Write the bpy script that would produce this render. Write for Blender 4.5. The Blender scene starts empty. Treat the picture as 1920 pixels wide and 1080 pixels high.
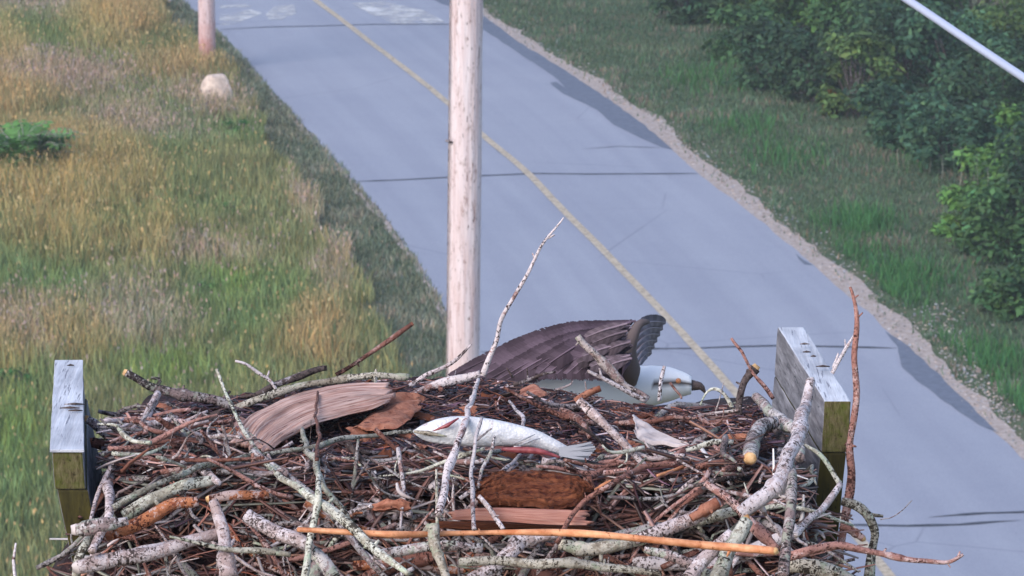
import bpy, math, random
import numpy as np
from mathutils import Vector, noise

random.seed(7); RNG = np.random.default_rng(7)
SC = bpy.context.scene
COL = SC.collection

# ------------------------------------------------------------------ camera, light, exposure
F = 9000.0                                  # focal length in pixels of the 1920 wide photograph
PITCH = math.atan(1920 / F)
SP, CP = math.sin(PITCH), math.cos(PITCH)
CZ = 14.4
cam_d = bpy.data.cameras.new('camera'); cam = bpy.data.objects.new('camera', cam_d); COL.objects.link(cam)
cam.location = (0, 0, CZ); cam.rotation_euler = (math.pi / 2 - PITCH, 0, 0)
cam_d.sensor_width = 36; cam_d.lens = 36 * F / 1920; cam_d.clip_start = .1; cam_d.clip_end = 2000
cam_d.dof.use_dof = True; cam_d.dof.focus_distance = 6.85; cam_d.dof.aperture_fstop = 46
SC.camera = cam

w = bpy.data.worlds.new('World'); SC.world = w; w.use_nodes = True
nt = w.node_tree; nt.nodes.clear()
sky = nt.nodes.new('ShaderNodeTexSky'); sky.sky_type = 'NISHITA'; sky.sun_disc = False
SUN_EL, SUN_AZ = math.radians(38), math.radians(-140)     # azimuth measured from +Y towards +X
sky.sun_elevation = SUN_EL; sky.sun_rotation = SUN_AZ; sky.air_density = 1.0; sky.dust_density = 1.5; sky.ozone_density = 1.3
bg = nt.nodes.new('ShaderNodeBackground'); bg.inputs['Strength'].default_value = .15
out = nt.nodes.new('ShaderNodeOutputWorld')
nt.links.new(sky.outputs[0], bg.inputs[0]); nt.links.new(bg.outputs[0], out.inputs[0])
sd = bpy.data.lights.new('sun', 'SUN'); sun = bpy.data.objects.new('sun', sd); COL.objects.link(sun)
sd.energy = 1.15; sd.angle = math.radians(30); sd.color = (1.0, .965, .94)
sun_dir = Vector((math.sin(SUN_AZ) * math.cos(SUN_EL), math.cos(SUN_AZ) * math.cos(SUN_EL), math.sin(SUN_EL)))
sun.rotation_euler = (-sun_dir).to_track_quat('-Z', 'Y').to_euler()
SC.view_settings.view_transform = 'Standard'; SC.view_settings.look = 'None'
SC.view_settings.exposure = 0.95; SC.view_settings.gamma = 1; SC.view_settings.use_curve_mapping = False

# ------------------------------------------------------------------ geometry helpers
def W(px, py, d):
    """point seen at pixel (px, py) of the photograph, d metres in front of the camera"""
    x = (px - 960) / F * d; y = -(py - 540) / F * d
    return Vector((x, y * SP + d * CP, CZ + y * CP - d * SP))
def dplane(py, h): return h / (SP + (py - 540) / F * CP)
def G(px, py, z=0.0): return W(px, py, dplane(py, CZ - z))
HN = 1.62; ZT = CZ - HN
YF = 6.33                                   # world y of the near rim of the nest
def surf_depth(py):
    k = (py - 540) / F
    d1 = HN / (SP + k * CP)
    if d1 * (CP - k * SP) > YF: return min(d1, 7.10)
    a = SP + k * CP; b = CP - k * SP
    return (CZ - ZT + 1.3 * YF) / (a + 1.3 * b)

def link(o, parent=None, label=None, cat=None, group=None, kind=None):
    if o.name not in COL.objects: COL.objects.link(o)
    if parent is not None: o.parent = parent
    if label: o['label'] = label
    if cat: o['category'] = cat
    if group: o['group'] = group
    if kind: o['kind'] = kind
    return o
def empty(name, loc, label=None, cat=None, group=None):
    o = bpy.data.objects.new(name, None); o.location = loc; o.empty_display_size = .1
    return link(o, None, label, cat, group)
def mesh_np(name, V, Fc, mats, parent=None, colors=None, smooth=False, uv=None, midx=None, loc=None, **kw):
    """V (n,3); Fc: list of int arrays each (m,k) of faces with k corners"""
    V = np.asarray(V, dtype=np.float32)
    if loc is not None: V = V - np.asarray(loc, dtype=np.float32)
    me = bpy.data.meshes.new(name)
    if not isinstance(Fc, list): Fc = [Fc]
    Fc = [np.asarray(f, dtype=np.int32) for f in Fc if len(f)]
    loops = np.concatenate([f.ravel() for f in Fc])
    tot = np.concatenate([np.full(len(f), f.shape[1], dtype=np.int32) for f in Fc])
    start = np.concatenate([[0], np.cumsum(tot)[:-1]]).astype(np.int32)
    me.vertices.add(len(V)); me.vertices.foreach_set('co', V.ravel())
    me.loops.add(len(loops)); me.loops.foreach_set('vertex_index', loops)
    me.polygons.add(len(tot)); me.polygons.foreach_set('loop_start', start); me.polygons.foreach_set('loop_total', tot)
    if midx is not None: me.polygons.foreach_set('material_index', np.asarray(midx, dtype=np.int32))
    if smooth: me.polygons.foreach_set('use_smooth', np.ones(len(tot), dtype=bool))
    me.update(calc_edges=True)
    if colors is not None:
        c = np.ones((len(V), 4), dtype=np.float32); c[:, :3] = colors
        a = me.color_attributes.new('Col', 'FLOAT_COLOR', 'POINT'); a.data.foreach_set('color', c.ravel())
    if uv is not None:
        u = me.uv_layers.new(name='UVMap'); u.data.foreach_set('uv', np.asarray(uv, dtype=np.float32)[loops].ravel())
    for m in (mats if isinstance(mats, (list, tuple)) else [mats]): me.materials.append(m)
    o = bpy.data.objects.new(name, me)
    if loc is not None: o.location = loc
    if parent is not None and loc is None:
        pass
    return link(o, parent, **kw)
def child_at(o, parent):
    """o was built in world coordinates: keep it there under a moved parent"""
    o.parent = parent; o.location = o.location - parent.location
    return o
def lerp(a, b, t): return a + (b - a) * t
def catmull(P, n):
    P = [Vector(p) for p in P]
    if len(P) == 2: return [P[0].lerp(P[1], i / n) for i in range(n + 1)]
    Q = [P[0] * 2 - P[1]] + P + [P[-1] * 2 - P[-2]]
    L = [0]
    for i in range(len(P) - 1): L.append(L[-1] + (P[i + 1] - P[i]).length)
    res = []
    for j in range(n + 1):
        s = L[-1] * j / n; i = 0
        while i < len(P) - 2 and s > L[i + 1]: i += 1
        t = (s - L[i]) / max(1e-9, L[i + 1] - L[i])
        a, b, c, d = Q[i], Q[i + 1], Q[i + 2], Q[i + 3]
        res.append(.5 * ((2 * b) + (c - a) * t + (2 * a - 5 * b + 4 * c - d) * t * t + (3 * b - a - 3 * c + d) * t ** 3))
    return res
def interp(xs, n):
    m = len(xs) - 1; r = []
    for j in range(n + 1):
        s = j / n * m; i = min(int(s), m - 1); r.append(lerp(xs[i], xs[i + 1], s - i))
    return r
def tube(path, rad, sides=8, rough=.10, seed=0, caps=True, knot=.0):
    """tube with bumpy bark outline; returns V, quads, cap polygons, uv"""
    n = len(path); V = []; UV = []; s = 0
    up = Vector((0, 0, 1)); t0 = (path[1] - path[0]).normalized()
    if abs(t0.dot(up)) > .9: up = Vector((1, 0, 0))
    nrm = t0.cross(up).normalized()
    for i in range(n):
        t = (path[min(i + 1, n - 1)] - path[max(i - 1, 0)]).normalized()
        nrm = (nrm - t * nrm.dot(t)).normalized(); b = t.cross(nrm)
        if i: s += (path[i] - path[i - 1]).length
        r = rad[i] * (1 + rough * 1.5 * noise.noise(Vector((s * 22, seed * 3.1, 0))))
        if knot and noise.noise(Vector((s * 17, seed * 1.7, 5))) > .36: r *= 1 + knot
        for j in range(sides):
            a = 2 * math.pi * j / sides
            rr = r * (1 + rough * noise.noise(Vector((math.cos(a) * 1.3, math.sin(a) * 1.3, s * 30 + seed))))
            V.append(path[i] + (nrm * math.cos(a) + b * math.sin(a)) * rr); UV.append((j / sides, s))
    Q = [(i * sides + j, i * sides + (j + 1) % sides, (i + 1) * sides + (j + 1) % sides, (i + 1) * sides + j) for i in range(n - 1) for j in range(sides)]
    C = []
    if caps:
        C = [tuple(range(sides))[::-1], tuple((n - 1) * sides + j for j in range(sides))]
    return V, Q, C, UV
class MB:
    def __init__(s): s.V = []; s.F = {}; s.UV = []; s.n = 0; s.C = []
    def add(s, V, faces, col=None, uv=None):
        V = [tuple(v) for v in V]
        for f in faces: s.F.setdefault(len(f), []).append(tuple(i + s.n for i in f))
        s.V += V; s.n += len(V); s.UV += (uv if uv else [(0, 0)] * len(V)); s.C += [col or (1, 1, 1)] * len(V)
    def tube(s, path, rad, sides=6, col=None, **k):
        V, Q, C, UV = tube(path, rad, sides, **k); s.add(V, list(Q) + list(C), col, UV)
    def build(s, name, mat, parent=None, smooth=True, loc=None, colors=False, **kw):
        return mesh_np(name, s.V, [np.array(f) for f in s.F.values()], mat, parent, smooth=smooth, uv=s.UV, loc=loc, colors=np.array(s.C) if colors else None, **kw)

# ------------------------------------------------------------------ materials
def newmat(name, rough=.85, spec=.2):
    m = bpy.data.materials.new(name); m.use_nodes = True; t = m.node_tree
    b = t.nodes['Principled BSDF']; b.inputs['Roughness'].default_value = rough; b.inputs['Specular IOR Level'].default_value = spec
    return m, t, b
def N(t, ty, **k):
    n = t.nodes.new(ty)
    for a, v in k.items():
        if a in n.inputs: n.inputs[a].default_value = v
        else: setattr(n, a, v)
    return n
def ramp(t, fac, stops):
    r = t.nodes.new('ShaderNodeValToRGB'); e = r.color_ramp.elements
    while len(e) < len(stops): e.new(.5)
    for i, (p, c) in enumerate(stops):
        e[i].position = p; e[i].color = (*c, 1) if len(c) == 3 else c
    t.links.new(fac, r.inputs[0]); return r.outputs[0]
def mixc(t, fac, a, b, mode='MIX'):
    m = t.nodes.new('ShaderNodeMix'); m.data_type = 'RGBA'; m.blend_type = mode
    if isinstance(fac, (int, float)): m.inputs[0].default_value = fac
    else: t.links.new(fac, m.inputs[0])
    for i, v in ((6, a), (7, b)):
        if isinstance(v, tuple): m.inputs[i].default_value = (*v, 1)
        else: t.links.new(v, m.inputs[i])
    return m.outputs[2]
def coords(t, kind='Object', scale=(1, 1, 1), rand=True):
    tc = t.nodes.new('ShaderNodeTexCoord'); mp = t.nodes.new('ShaderNodeMapping'); mp.inputs['Scale'].default_value = scale
    t.links.new(tc.outputs[kind], mp.inputs[0])
    if rand:
        oi = t.nodes.new('ShaderNodeObjectInfo'); mu = N(t, 'ShaderNodeMath', operation='MULTIPLY'); mu.inputs[1].default_value = 37.0
        t.links.new(oi.outputs['Random'], mu.inputs[0]); cb = t.nodes.new('ShaderNodeCombineXYZ')
        for i in range(3): t.links.new(mu.outputs[0], cb.inputs[i])
        t.links.new(cb.outputs[0], mp.inputs['Location'])
    return mp.outputs[0]
def nz(t, vec, scale, detail=3, rough=.6):
    n = N(t, 'ShaderNodeTexNoise', Scale=scale, Detail=detail, Roughness=rough); t.links.new(vec, n.inputs['Vector']); return n.outputs[0]
def bump(t, b, h, strength, dist):
    n = N(t, 'ShaderNodeBump', Strength=strength, Distance=dist); t.links.new(h, n.inputs['Height']); t.links.new(n.outputs[0], b.inputs['Normal'])

def bark(name, base, dark, pale, pale_amt=.5, fleck=.5, lichen=None, rough=.85):
    """bark: base tone with streaks along the stick, pale blotches and dark flecks"""
    m, t, b = newmat(name, rough)
    ob = coords(t); uv = coords(t, 'UV', (1, 1, 1))
    big = nz(t, ob, 14, 2); mid = nz(t, ob, 70, 3, .7); fine = nz(t, ob, 230, 2, .7)
    c = ramp(t, mid, [(.32, dark), (.48, base), (.68, base)])
    pa = N(t, 'ShaderNodeMath', operation='MULTIPLY_ADD'); pa.inputs[1].default_value = .6; t.links.new(nz(t, ob, 9, 2), pa.inputs[0]); t.links.new(nz(t, ob, 52, 4, .8), pa.inputs[2])
    p = ramp(t, pa.outputs[0], [(.86 - pale_amt * .16, (0, 0, 0)), (.92 - pale_amt * .16, (1, 1, 1))])
    c = mixc(t, p, c, pale)
    if lichen:
        l = ramp(t, nz(t, ob, 30, 4, .75), [(.54, (0, 0, 0)), (.60, (1, 1, 1))]); c = mixc(t, l, c, lichen)
    # cross-wise dark lenticels
    uvm = t.nodes.new('ShaderNodeMapping'); uvm.inputs['Scale'].default_value = (5, 260, 1); t.links.new(uv, uvm.inputs[0])
    ln = nz(t, uvm.outputs[0], 1.0, 2, .6)
    fm = N(t, 'ShaderNodeMath', operation='MULTIPLY_ADD'); fm.inputs[1].default_value = .7; t.links.new(nz(t, ob, 13, 2), fm.inputs[0]); t.links.new(ln, fm.inputs[2])
    f = ramp(t, fm.outputs[0], [(.97 - .06 * fleck, (0, 0, 0)), (1.07 - .06 * fleck, (1, 1, 1))])
    c = mixc(t, f, c, tuple(x * .35 for x in dark))
    fn2 = N(t, 'ShaderNodeMath', operation='MULTIPLY_ADD'); fn2.inputs[1].default_value = .6; t.links.new(nz(t, ob, 22, 3), fn2.inputs[0]); t.links.new(fine, fn2.inputs[2])
    f2 = ramp(t, fn2.outputs[0], [(.90 - fleck * .05, (0, 0, 0)), (1.0 - fleck * .05, (1, 1, 1))])
    c = mixc(t, f2, c, tuple(x * .45 for x in dark))
    c = mixc(t, 1.0, c, ramp(t, big, [(.3, (.72, .70, .70)), (.7, (1.12, 1.1, 1.08))]), 'MULTIPLY')
    oi = t.nodes.new('ShaderNodeObjectInfo')
    c = mixc(t, 1.0, c, ramp(t, oi.outputs['Random'], [(0, (.55, .52, .53)), (.35, (.80, .70, .68)), (.7, (.82, .78, .80)), (1, (.98, .93, .93))]), 'MULTIPLY')
    t.links.new(c, b.inputs['Base Color']); 
    ad = N(t, 'ShaderNodeMath', operation='ADD'); t.links.new(mid, ad.inputs[0]); t.links.new(fine, ad.inputs[1])
    bump(t, b, ad.outputs[0], .6, .004)
    return m
M = {}
M['grey'] = bark('bark_grey_lichen', (.36, .28, .27), (.13, .105, .10), (.60, .58, .57), .55, .55, (.42, .46, .38))
M['pale'] = bark('bark_pale', (.50, .42, .41), (.24, .19, .18), (.72, .68, .70), .75, .35)
M['green'] = bark('bark_greenish_lichen', (.38, .37, .30), (.15, .13, .10), (.60, .62, .54), .6, .5, (.44, .52, .40))
M['pink'] = bark('bark_pink', (.44, .24, .20), (.20, .09, .075), (.62, .46, .43), .25, .45)
M['brown'] = bark('bark_brown', (.28, .135, .105), (.10, .040, .032), (.48, .34, .31), .1, .5)
M['dark'] = bark('bark_dark', (.12, .095, .09), (.04, .03, .03), (.40, .38, .40), .1, .5)
M['orange'] = bark('bark_flaky_orange', (.50, .21, .10), (.20, .06, .035), (.62, .50, .47), .45, .6)
M['white'] = bark('bark_white_flakes', (.40, .26, .24), (.13, .07, .065), (.80, .78, .80), .95, .3)
def simple_wood(name, a, b_, scale=(1, 1, 1), ns=60, rough=.75, bs=.5, grain='Object', flecks=None):
    m, t, b = newmat(name, rough)
    v = coords(t, grain, scale)
    n1 = nz(t, v, ns, 4, .65)
    c = ramp(t, n1, [(.3, a), (.5, tuple(lerp(x, y, .5) for x, y in zip(a, b_))), (.7, b_)])
    c = mixc(t, 1.0, c, ramp(t, nz(t, coords(t), 12, 2), [(.3, (.78, .76, .76)), (.7, (1.15, 1.12, 1.1))]), 'MULTIPLY')
    if flecks:
        c = mixc(t, ramp(t, nz(t, v, ns * 1.9, 3, .7), [(.60, (0, 0, 0)), (.66, (1, 1, 1))]), c, flecks)
    t.links.new(c, b.inputs['Base Color']); bump(t, b, n1, bs, .003)
    return m
M['cut'] = simple_wood('sawn_wood_end', (.42, .20, .07), (.80, .55, .30), ns=90)
M['cane'] = simple_wood('orange_cane', (.42, .14, .055), (.74, .37, .20), (1, .15, 1), 60, .45, flecks=(.30, .10, .04))
M['slab'] = simple_wood('weathered_split_wood', (.30, .115, .075), (.74, .54, .47), (1.6, 17, 1), 1.9, .8, 1.0, 'UV', flecks=(.12, .045, .035))
M['rot'] = simple_wood('rotten_wood', (.040, .008, .007), (.22, .075, .035), (4, 15, 1), 1.9, .85, 1.0, 'UV', flecks=(.018, .005, .005))
M['barkchip'] = simple_wood('rust_bark', (.19, .06, .035), (.44, .20, .13), (1, 1, 1), 70, .85, 1.0, flecks=(.06, .02, .02))
M['lath'] = simple_wood('reddish_lath', (.26, .085, .06), (.52, .28, .22), (2, 9, 1), 1.6, .7, .6, 'UV')

def vcol_mat(name, rough=.8, spec=.15, trans=0.0, vary=.25, ns=3.0):
    m, t, b = newmat(name, rough, spec)
    a = t.nodes.new('ShaderNodeVertexColor'); a.layer_name = 'Col'
    t.links.new(a.outputs[0], b.inputs['Base Color'])
    if trans:
        tr = t.nodes.new('ShaderNodeBsdfTranslucent'); t.links.new(a.outputs[0], tr.inputs[0])
        mx = t.nodes.new('ShaderNodeMixShader'); mx.inputs[0].default_value = trans
        t.links.new(b.outputs[0], mx.inputs[1]); t.links.new(tr.outputs[0], mx.inputs[2])
        t.links.new(mx.outputs[0], t.nodes['Material Output'].inputs[0])
    return m
M['blade'] = vcol_mat('grass_blades', .75, .1, .2)
M['leaf'] = vcol_mat('leaves', .6, .2, .2)
M['bits'] = vcol_mat('nest_bits', .5, .5)
M['stone'] = vcol_mat('gravel', .9, .1)

# ------------------------------------------------------------------ ground, road
def poly_world(pix, ext0=0, ext1=0):
    P = [G(x, y) for x, y in pix]
    if ext0: P.insert(0, P[0] + (P[0] - P[2]).normalized() * ext0)
    if ext1: P.append(P[-1] + (P[-1] - P[-3]).normalized() * ext1)
    return P
R_LEFT = [(262, -60), (335, 0), (410, 62), (480, 140), (560, 228), (640, 315), (720, 408), (790, 505), (845, 603), (925, 735), (1010, 880), (1150, 1080)]
R_RIGHT = [(735, -60), (845, 0), (905, 35), (975, 85), (1050, 130), (1140, 190), (1210, 240), (1260, 282), (1310, 327), (1400, 395), (1480, 460), (1560, 530), (1640, 600), (1700, 658), (1760, 712), (1840, 790), (1920, 865), (2000, 945), (2130, 1080)]
R_MID = [(520, -60), (590, 0), (640, 38), (700, 85), (770, 138), (840, 195), (905, 255), (985, 322), (1055, 395), (1120, 460), (1200, 543), (1280, 628), (1370, 728), (1450, 818), (1550, 940), (1650, 1060), (1668, 1082)]
def dense(P, step=.25):
    out_ = []
    for a, b in zip(P[:-1], P[1:]):
        n = max(1, int((b - a).length / step))
        out_ += [a.lerp(b, i / n) for i in range(n)]
    out_.append(P[-1]); return out_
def smooth_edge(pix, n=260):
    P = poly_world(pix); D = catmull(P, n)
    a = D[0] + (D[0] - D[6]).normalized() * 70; b = D[-1] + (D[-1] - D[-8]).normalized() * 45
    return dense([a, D[0]], 1.0)[:-1] + D + dense([D[-1], b], 1.0)[1:]
def strip_by_y(L, Rr, ys, z, name, mat, kind='structure', jl=0, jr=0, js=1.3, cols=8, **kw):
    """sheet between two edge curves, sampled at the world y values ys"""
    ly = np.array([p.y for p in L]); lx = np.array([p.x for p in L]); ry = np.array([p.y for p in Rr]); rx = np.array([p.x for p in Rr])
    lo = np.argsort(ly); ro = np.argsort(ry)
    V = []; n = len(ys)
    for i, y in enumerate(ys):
        xl = np.interp(y, ly[lo], lx[lo]); xr = np.interp(y, ry[ro], rx[ro])
        xl += jl * (noise.noise(Vector((y * js, 1.3, 0))) + .6 * noise.noise(Vector((y * js * 4, 7, 0))))
        xr += jr * (noise.noise(Vector((y * js, 9.3, 0))) + .6 * noise.noise(Vector((y * js * 4, 17, 0))))
        for j in range(cols + 1): V.append((lerp(xl, xr, j / cols), y, z))
    c1 = cols + 1
    Q = [(i * c1 + j, i * c1 + j + 1, (i + 1) * c1 + j + 1, (i + 1) * c1 + j) for i in range(n - 1) for j in range(cols)]
    return mesh_np(name, V, np.array(Q), mat, kind=kind, uv=[((k % c1) / cols, V[k][1]) for k in range(len(V))], **kw)
LE, RE, MI = smooth_edge(R_LEFT), smooth_edge(R_RIGHT), smooth_edge(R_MID)
def edge_x(E):
    y = np.array([p.y for p in E]); x = np.array([p.x for p in E]); o = np.argsort(y)
    return lambda q: np.interp(q, y[o], x[o])
left_x, right_x, mid_x = edge_x(LE), edge_x(RE), edge_x(MI)

# soil under everything, reaches the horizon
m, t, b = newmat('meadow_soil', .95, .05); v = coords(t, 'Object', rand=False)
c = ramp(t, nz(t, v, .35, 4), [(.3, (.075, .085, .035)), (.5, (.13, .12, .055)), (.7, (.16, .115, .075))])
c = mixc(t, 1.0, c, ramp(t, nz(t, v, 9, 4, .7), [(.3, (.55, .55, .55)), (.7, (1.25, 1.2, 1.15))]), 'MULTIPLY')
t.links.new(c, b.inputs['Base Color']); bump(t, b, nz(t, v, 14, 3), 1, .05)
gs = 600
mesh_np('ground', [(-gs, -gs, -.012), (gs, -gs, -.012), (gs, gs, -.012), (-gs, gs, -.012)], np.array([(0, 1, 2, 3)]), m, kind='structure')
# road
m, t, b = newmat('asphalt', .85, .25); v = coords(t, 'Object', rand=False)
mpr = N(t, 'ShaderNodeMapping'); mpr.inputs['Rotation'].default_value = (.4, .3, .6); t.links.new(v, mpr.inputs[0])
c = ramp(t, nz(t, mpr.outputs[0], .37, 6, .65), [(.3, (.250, .262, .325)), (.7, (.282, .292, .352))])
c = mixc(t, 1.0, c, ramp(t, nz(t, v, 60, 3, .8), [(.30, (.80, .80, .80)), (.5, (1, 1, 1)), (.72, (1.22, 1.2, 1.18))]), 'MULTIPLY')
mpv = N(t, 'ShaderNodeMapping'); mpv.inputs['Scale'].default_value = (11, .05, 1); t.links.new(coords(t, 'UV', rand=False), mpv.inputs[0])
c = mixc(t, 1.0, c, ramp(t, nz(t, mpv.outputs[0], 1.0, 2), [(.35, (.94, .94, .95)), (.65, (1.05, 1.05, 1.04))]), 'MULTIPLY')
vo = N(t, 'ShaderNodeTexVoronoi', Scale=3.5); t.links.new(v, vo.inputs['Vector'])
c = mixc(t, ramp(t, vo.outputs['Distance'], [(.03, (.55, .55, .55)), (.05, (0, 0, 0))]), c, (.13, .13, .15))
t.links.new(c, b.inputs['Base Color'])
vc = N(t, 'ShaderNodeTexVoronoi', Scale=.42); vc.feature = 'DISTANCE_TO_EDGE'
wob = mixc(t, .35, v, N(t, 'ShaderNodeTexNoise', Scale=1.6, Detail=5.0).outputs['Color']); t.links.new(wob, vc.inputs['Vector'])
cr = ramp(t, vc.outputs['Distance'], [(.0, (1, 1, 1)), (.007, (0, 0, 0))])
gate = ramp(t, nz(t, v, .22, 2), [(.52, (0, 0, 0)), (.60, (1, 1, 1))])
crg = mixc(t, 1.0, cr, gate, 'MULTIPLY')
c = mixc(t, mixc(t, 1.0, crg, (.45, .45, .45), 'MULTIPLY'), c, (.11, .115, .15))
t.links.new(c, b.inputs['Base Color'])
M['asphalt'] = m
ys = np.concatenate([np.arange(15, 40, 1.0), np.arange(40, 110, .35), np.arange(110, 165, 1.5)])
strip_by_y(LE, RE, ys, .012, 'road', m, jl=.05, jr=.04)
def flatmat(name, c0, c1, sc=20, rough=.85, alpha=None):
    m, t, b = newmat(name, rough, .2); v = coords(t, 'Object', rand=False)
    t.links.new(ramp(t, nz(t, v, sc, 3, .7), [(.3, c0), (.7, c1)]), b.inputs['Base Color'])
    if alpha:
        a = ramp(t, nz(t, v, alpha[0], 4, .7), [(alpha[1], (0, 0, 0)), (alpha[2], (1, 1, 1))])
        t.links.new(a, b.inputs['Alpha'])
    return m
M['tar'] = flatmat('tar_sealant', (.030, .034, .050), (.07, .075, .095), 6)
M['tarpatch'] = flatmat('newer_asphalt', (.10, .115, .155), (.15, .165, .215), 8)
M['yellow'] = flatmat('worn_yellow_paint', (.42, .34, .25), (.52, .43, .33), 9, alpha=(14, .12, .55))
M['sand'] = flatmat('roadside_sand', (.27, .21, .18), (.44, .37, .34), 9)
M['palesand'] = flatmat('pale_sand_film', (.46, .47, .51), (.66, .63, .61), 5, alpha=(1.7, .36, .64))
def pix_ribbon(pts, wpx, z, name, mat, wob=1.0, kind='structure', **kw):
    """flat ribbon on the ground along traced points; width in metres"""
    P = dense([G(x, y) for x, y in pts], .12); V = []
    for i, p in enumerate(P):
        tv = (P[min(i + 1, len(P) - 1)] - P[max(i - 1, 0)]).normalized(); nv = Vector((-tv.y, tv.x, 0))
        s = i * .12; o = wob * .012 * noise.noise(Vector((s * 2, p.y, 1))); q = 1 + .45 * wob * noise.noise(Vector((s * 4, p.y, 4)))
        end = min(1, .15 + i / 3, .15 + (len(P) - 1 - i) / 3)
        V += [p + nv * (o + wpx / 2 * q * end) + Vector((0, 0, z)), p + nv * (o - wpx / 2 * q * end) + Vector((0, 0, z))]
    Q = [(2 * i, 2 * i + 1, 2 * i + 3, 2 * i + 2) for i in range(len(P) - 1)]
    return mesh_np(name, V, np.array(Q), mat, kind=kind, **kw)
def pix_poly(pts, z, name, mat, jit=.04, kind='structure', **kw):
    P = dense([G(x, y) for x, y in pts + [pts[0]]], .2)[:-1]
    V = [(p.x + jit * noise.noise(p * 2.3), p.y + 2 * jit * noise.noise(p * 2.3 + Vector((9, 9, 9))), z) for p in P]
    me = bpy.data.meshes.new(name); me.from_pydata(V, [], [tuple(range(len(V)))]); me.materials.append(mat)
    return link(bpy.data.objects.new(name, me), kind=kind, **kw)
V = []; yy = np.arange(15, 160, .3)
for y in yy:
    x = float(mid_x(y)); o = .01 * noise.noise(Vector((y, 0, 0))); V += [(x - .065 + o, y, .0205), (x + .065 + o, y, .0205)]
mesh_np('road_centre_line', V, np.array([(2 * i, 2 * i + 1, 2 * i + 3, 2 * i + 2) for i in range(len(yy) - 1)]), M['yellow'], kind='structure')
for k, (pts, wd) in enumerate([
        ([(408, 57), (500, 52), (600, 50), (700, 47), (840, 47), (925, 44)], .07),
        ([(662, 342), (750, 339), (840, 334), (905, 331), (1000, 327), (1100, 328), (1312, 327)], .085),
        ([(900, 662), (1130, 657), (1300, 655), (1370, 652), (1460, 650), (1580, 652), (1684, 655)], .085),
        ([(1090, 281), (1160, 276), (1250, 279)], .03),
        ([(1560, 986), (1640, 987), (1700, 988), (1800, 986), (1860, 981), (1912, 978)], .09),
        ([(1742, 972), (1790, 968), (1850, 964), (1925, 962), (2010, 958)], .09)]):
    pix_ribbon(pts, wd, .0165, 'tar_joint', M['tar'])
for pts in ([(905, 30), (975, 82), (1050, 127), (1140, 187), (1210, 237), (1262, 283), (1240, 278), (1190, 255), (1150, 235), (1120, 207), (1085, 190), (1058, 178), (1030, 157), (1042, 155), (1060, 166), (1040, 145), (1000, 118), (960, 92), (905, 56)],
            [(808, -2), (830, -4), (847, 2), (850, 16), (828, 8)],
            [(1488, 476), (1500, 484), (1526, 500), (1508, 498)],
            [(1660, 624), (1690, 640), (1760, 704), (1830, 772), (1868, 812), (1835, 798), (1770, 755), (1712, 708), (1690, 690), (1684, 655)]):
    pix_poly(pts, .0165, 'asphalt_patch', M['tarpatch'], .03)
for pts in ([(660, 8), (720, 4), (800, 22), (835, 44), (740, 46), (700, 30)], [(498, 28), (515, 14), (550, 10), (556, 26), (530, 38), (505, 38)],
            [(412, 12), (460, 8), (470, 14), (415, 17)], [(412, 30), (470, 20), (490, 26), (440, 46), (412, 50)]):
    pix_poly(pts, .0165, 'sand_patch', M['palesand'], .06)
# right shoulder of sand, verges as sheets a few mm above the soil
sh_in = RE; sh_out = [p + Vector((.34 + .16 * noise.noise(p * .3), 0, 0)) for p in RE]
strip_by_y([p - Vector((.15, 0, 0)) for p in RE], sh_out, ys, .006, 'sandy_shoulder', M['sand'], jr=.16, js=1.0)
strip_by_y([p - Vector((.10, 0, 0)) for p in LE], [p + Vector((.1, 0, 0)) for p in LE], ys, .006, 'left_sandy_edge', M['sand'], jl=.08, js=1.0)
m, t, b = newmat('verge_turf', .95, .05); v = coords(t, 'Object', rand=False)
c = ramp(t, nz(t, v, .9, 4), [(.3, (.065, .100, .055)), (.55, (.095, .12, .07)), (.72, (.17, .14, .10))])
c = mixc(t, 1.0, c, ramp(t, nz(t, v, 22, 3, .7), [(.3, (.6, .6, .6)), (.7, (1.25, 1.25, 1.2))]), 'MULTIPLY')
t.links.new(c, b.inputs['Base Color']); bump(t, b, nz(t, v, 20, 3), 1, .03)
M['turf'] = m
strip_by_y([p + Vector((.22, 0, 0)) for p in RE], [p + Vector((30, 0, 0)) for p in RE], ys, -.002, 'right_verge', m, jl=.15)
MEADOW_EDGE = [(225, -60), (300, 0), (335, 60), (440, 150), (500, 260), (555, 350), (612, 430), (670, 520), (700, 600), (742, 700), (790, 800), (850, 950), (890, 1080)]
ME = smooth_edge(MEADOW_EDGE); meadow_x = edge_x(ME)
strip_by_y(ME, [p + Vector((-.06, 0, 0)) for p in LE], ys, -.002, 'left_verge', m, jl=.2)

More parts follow.
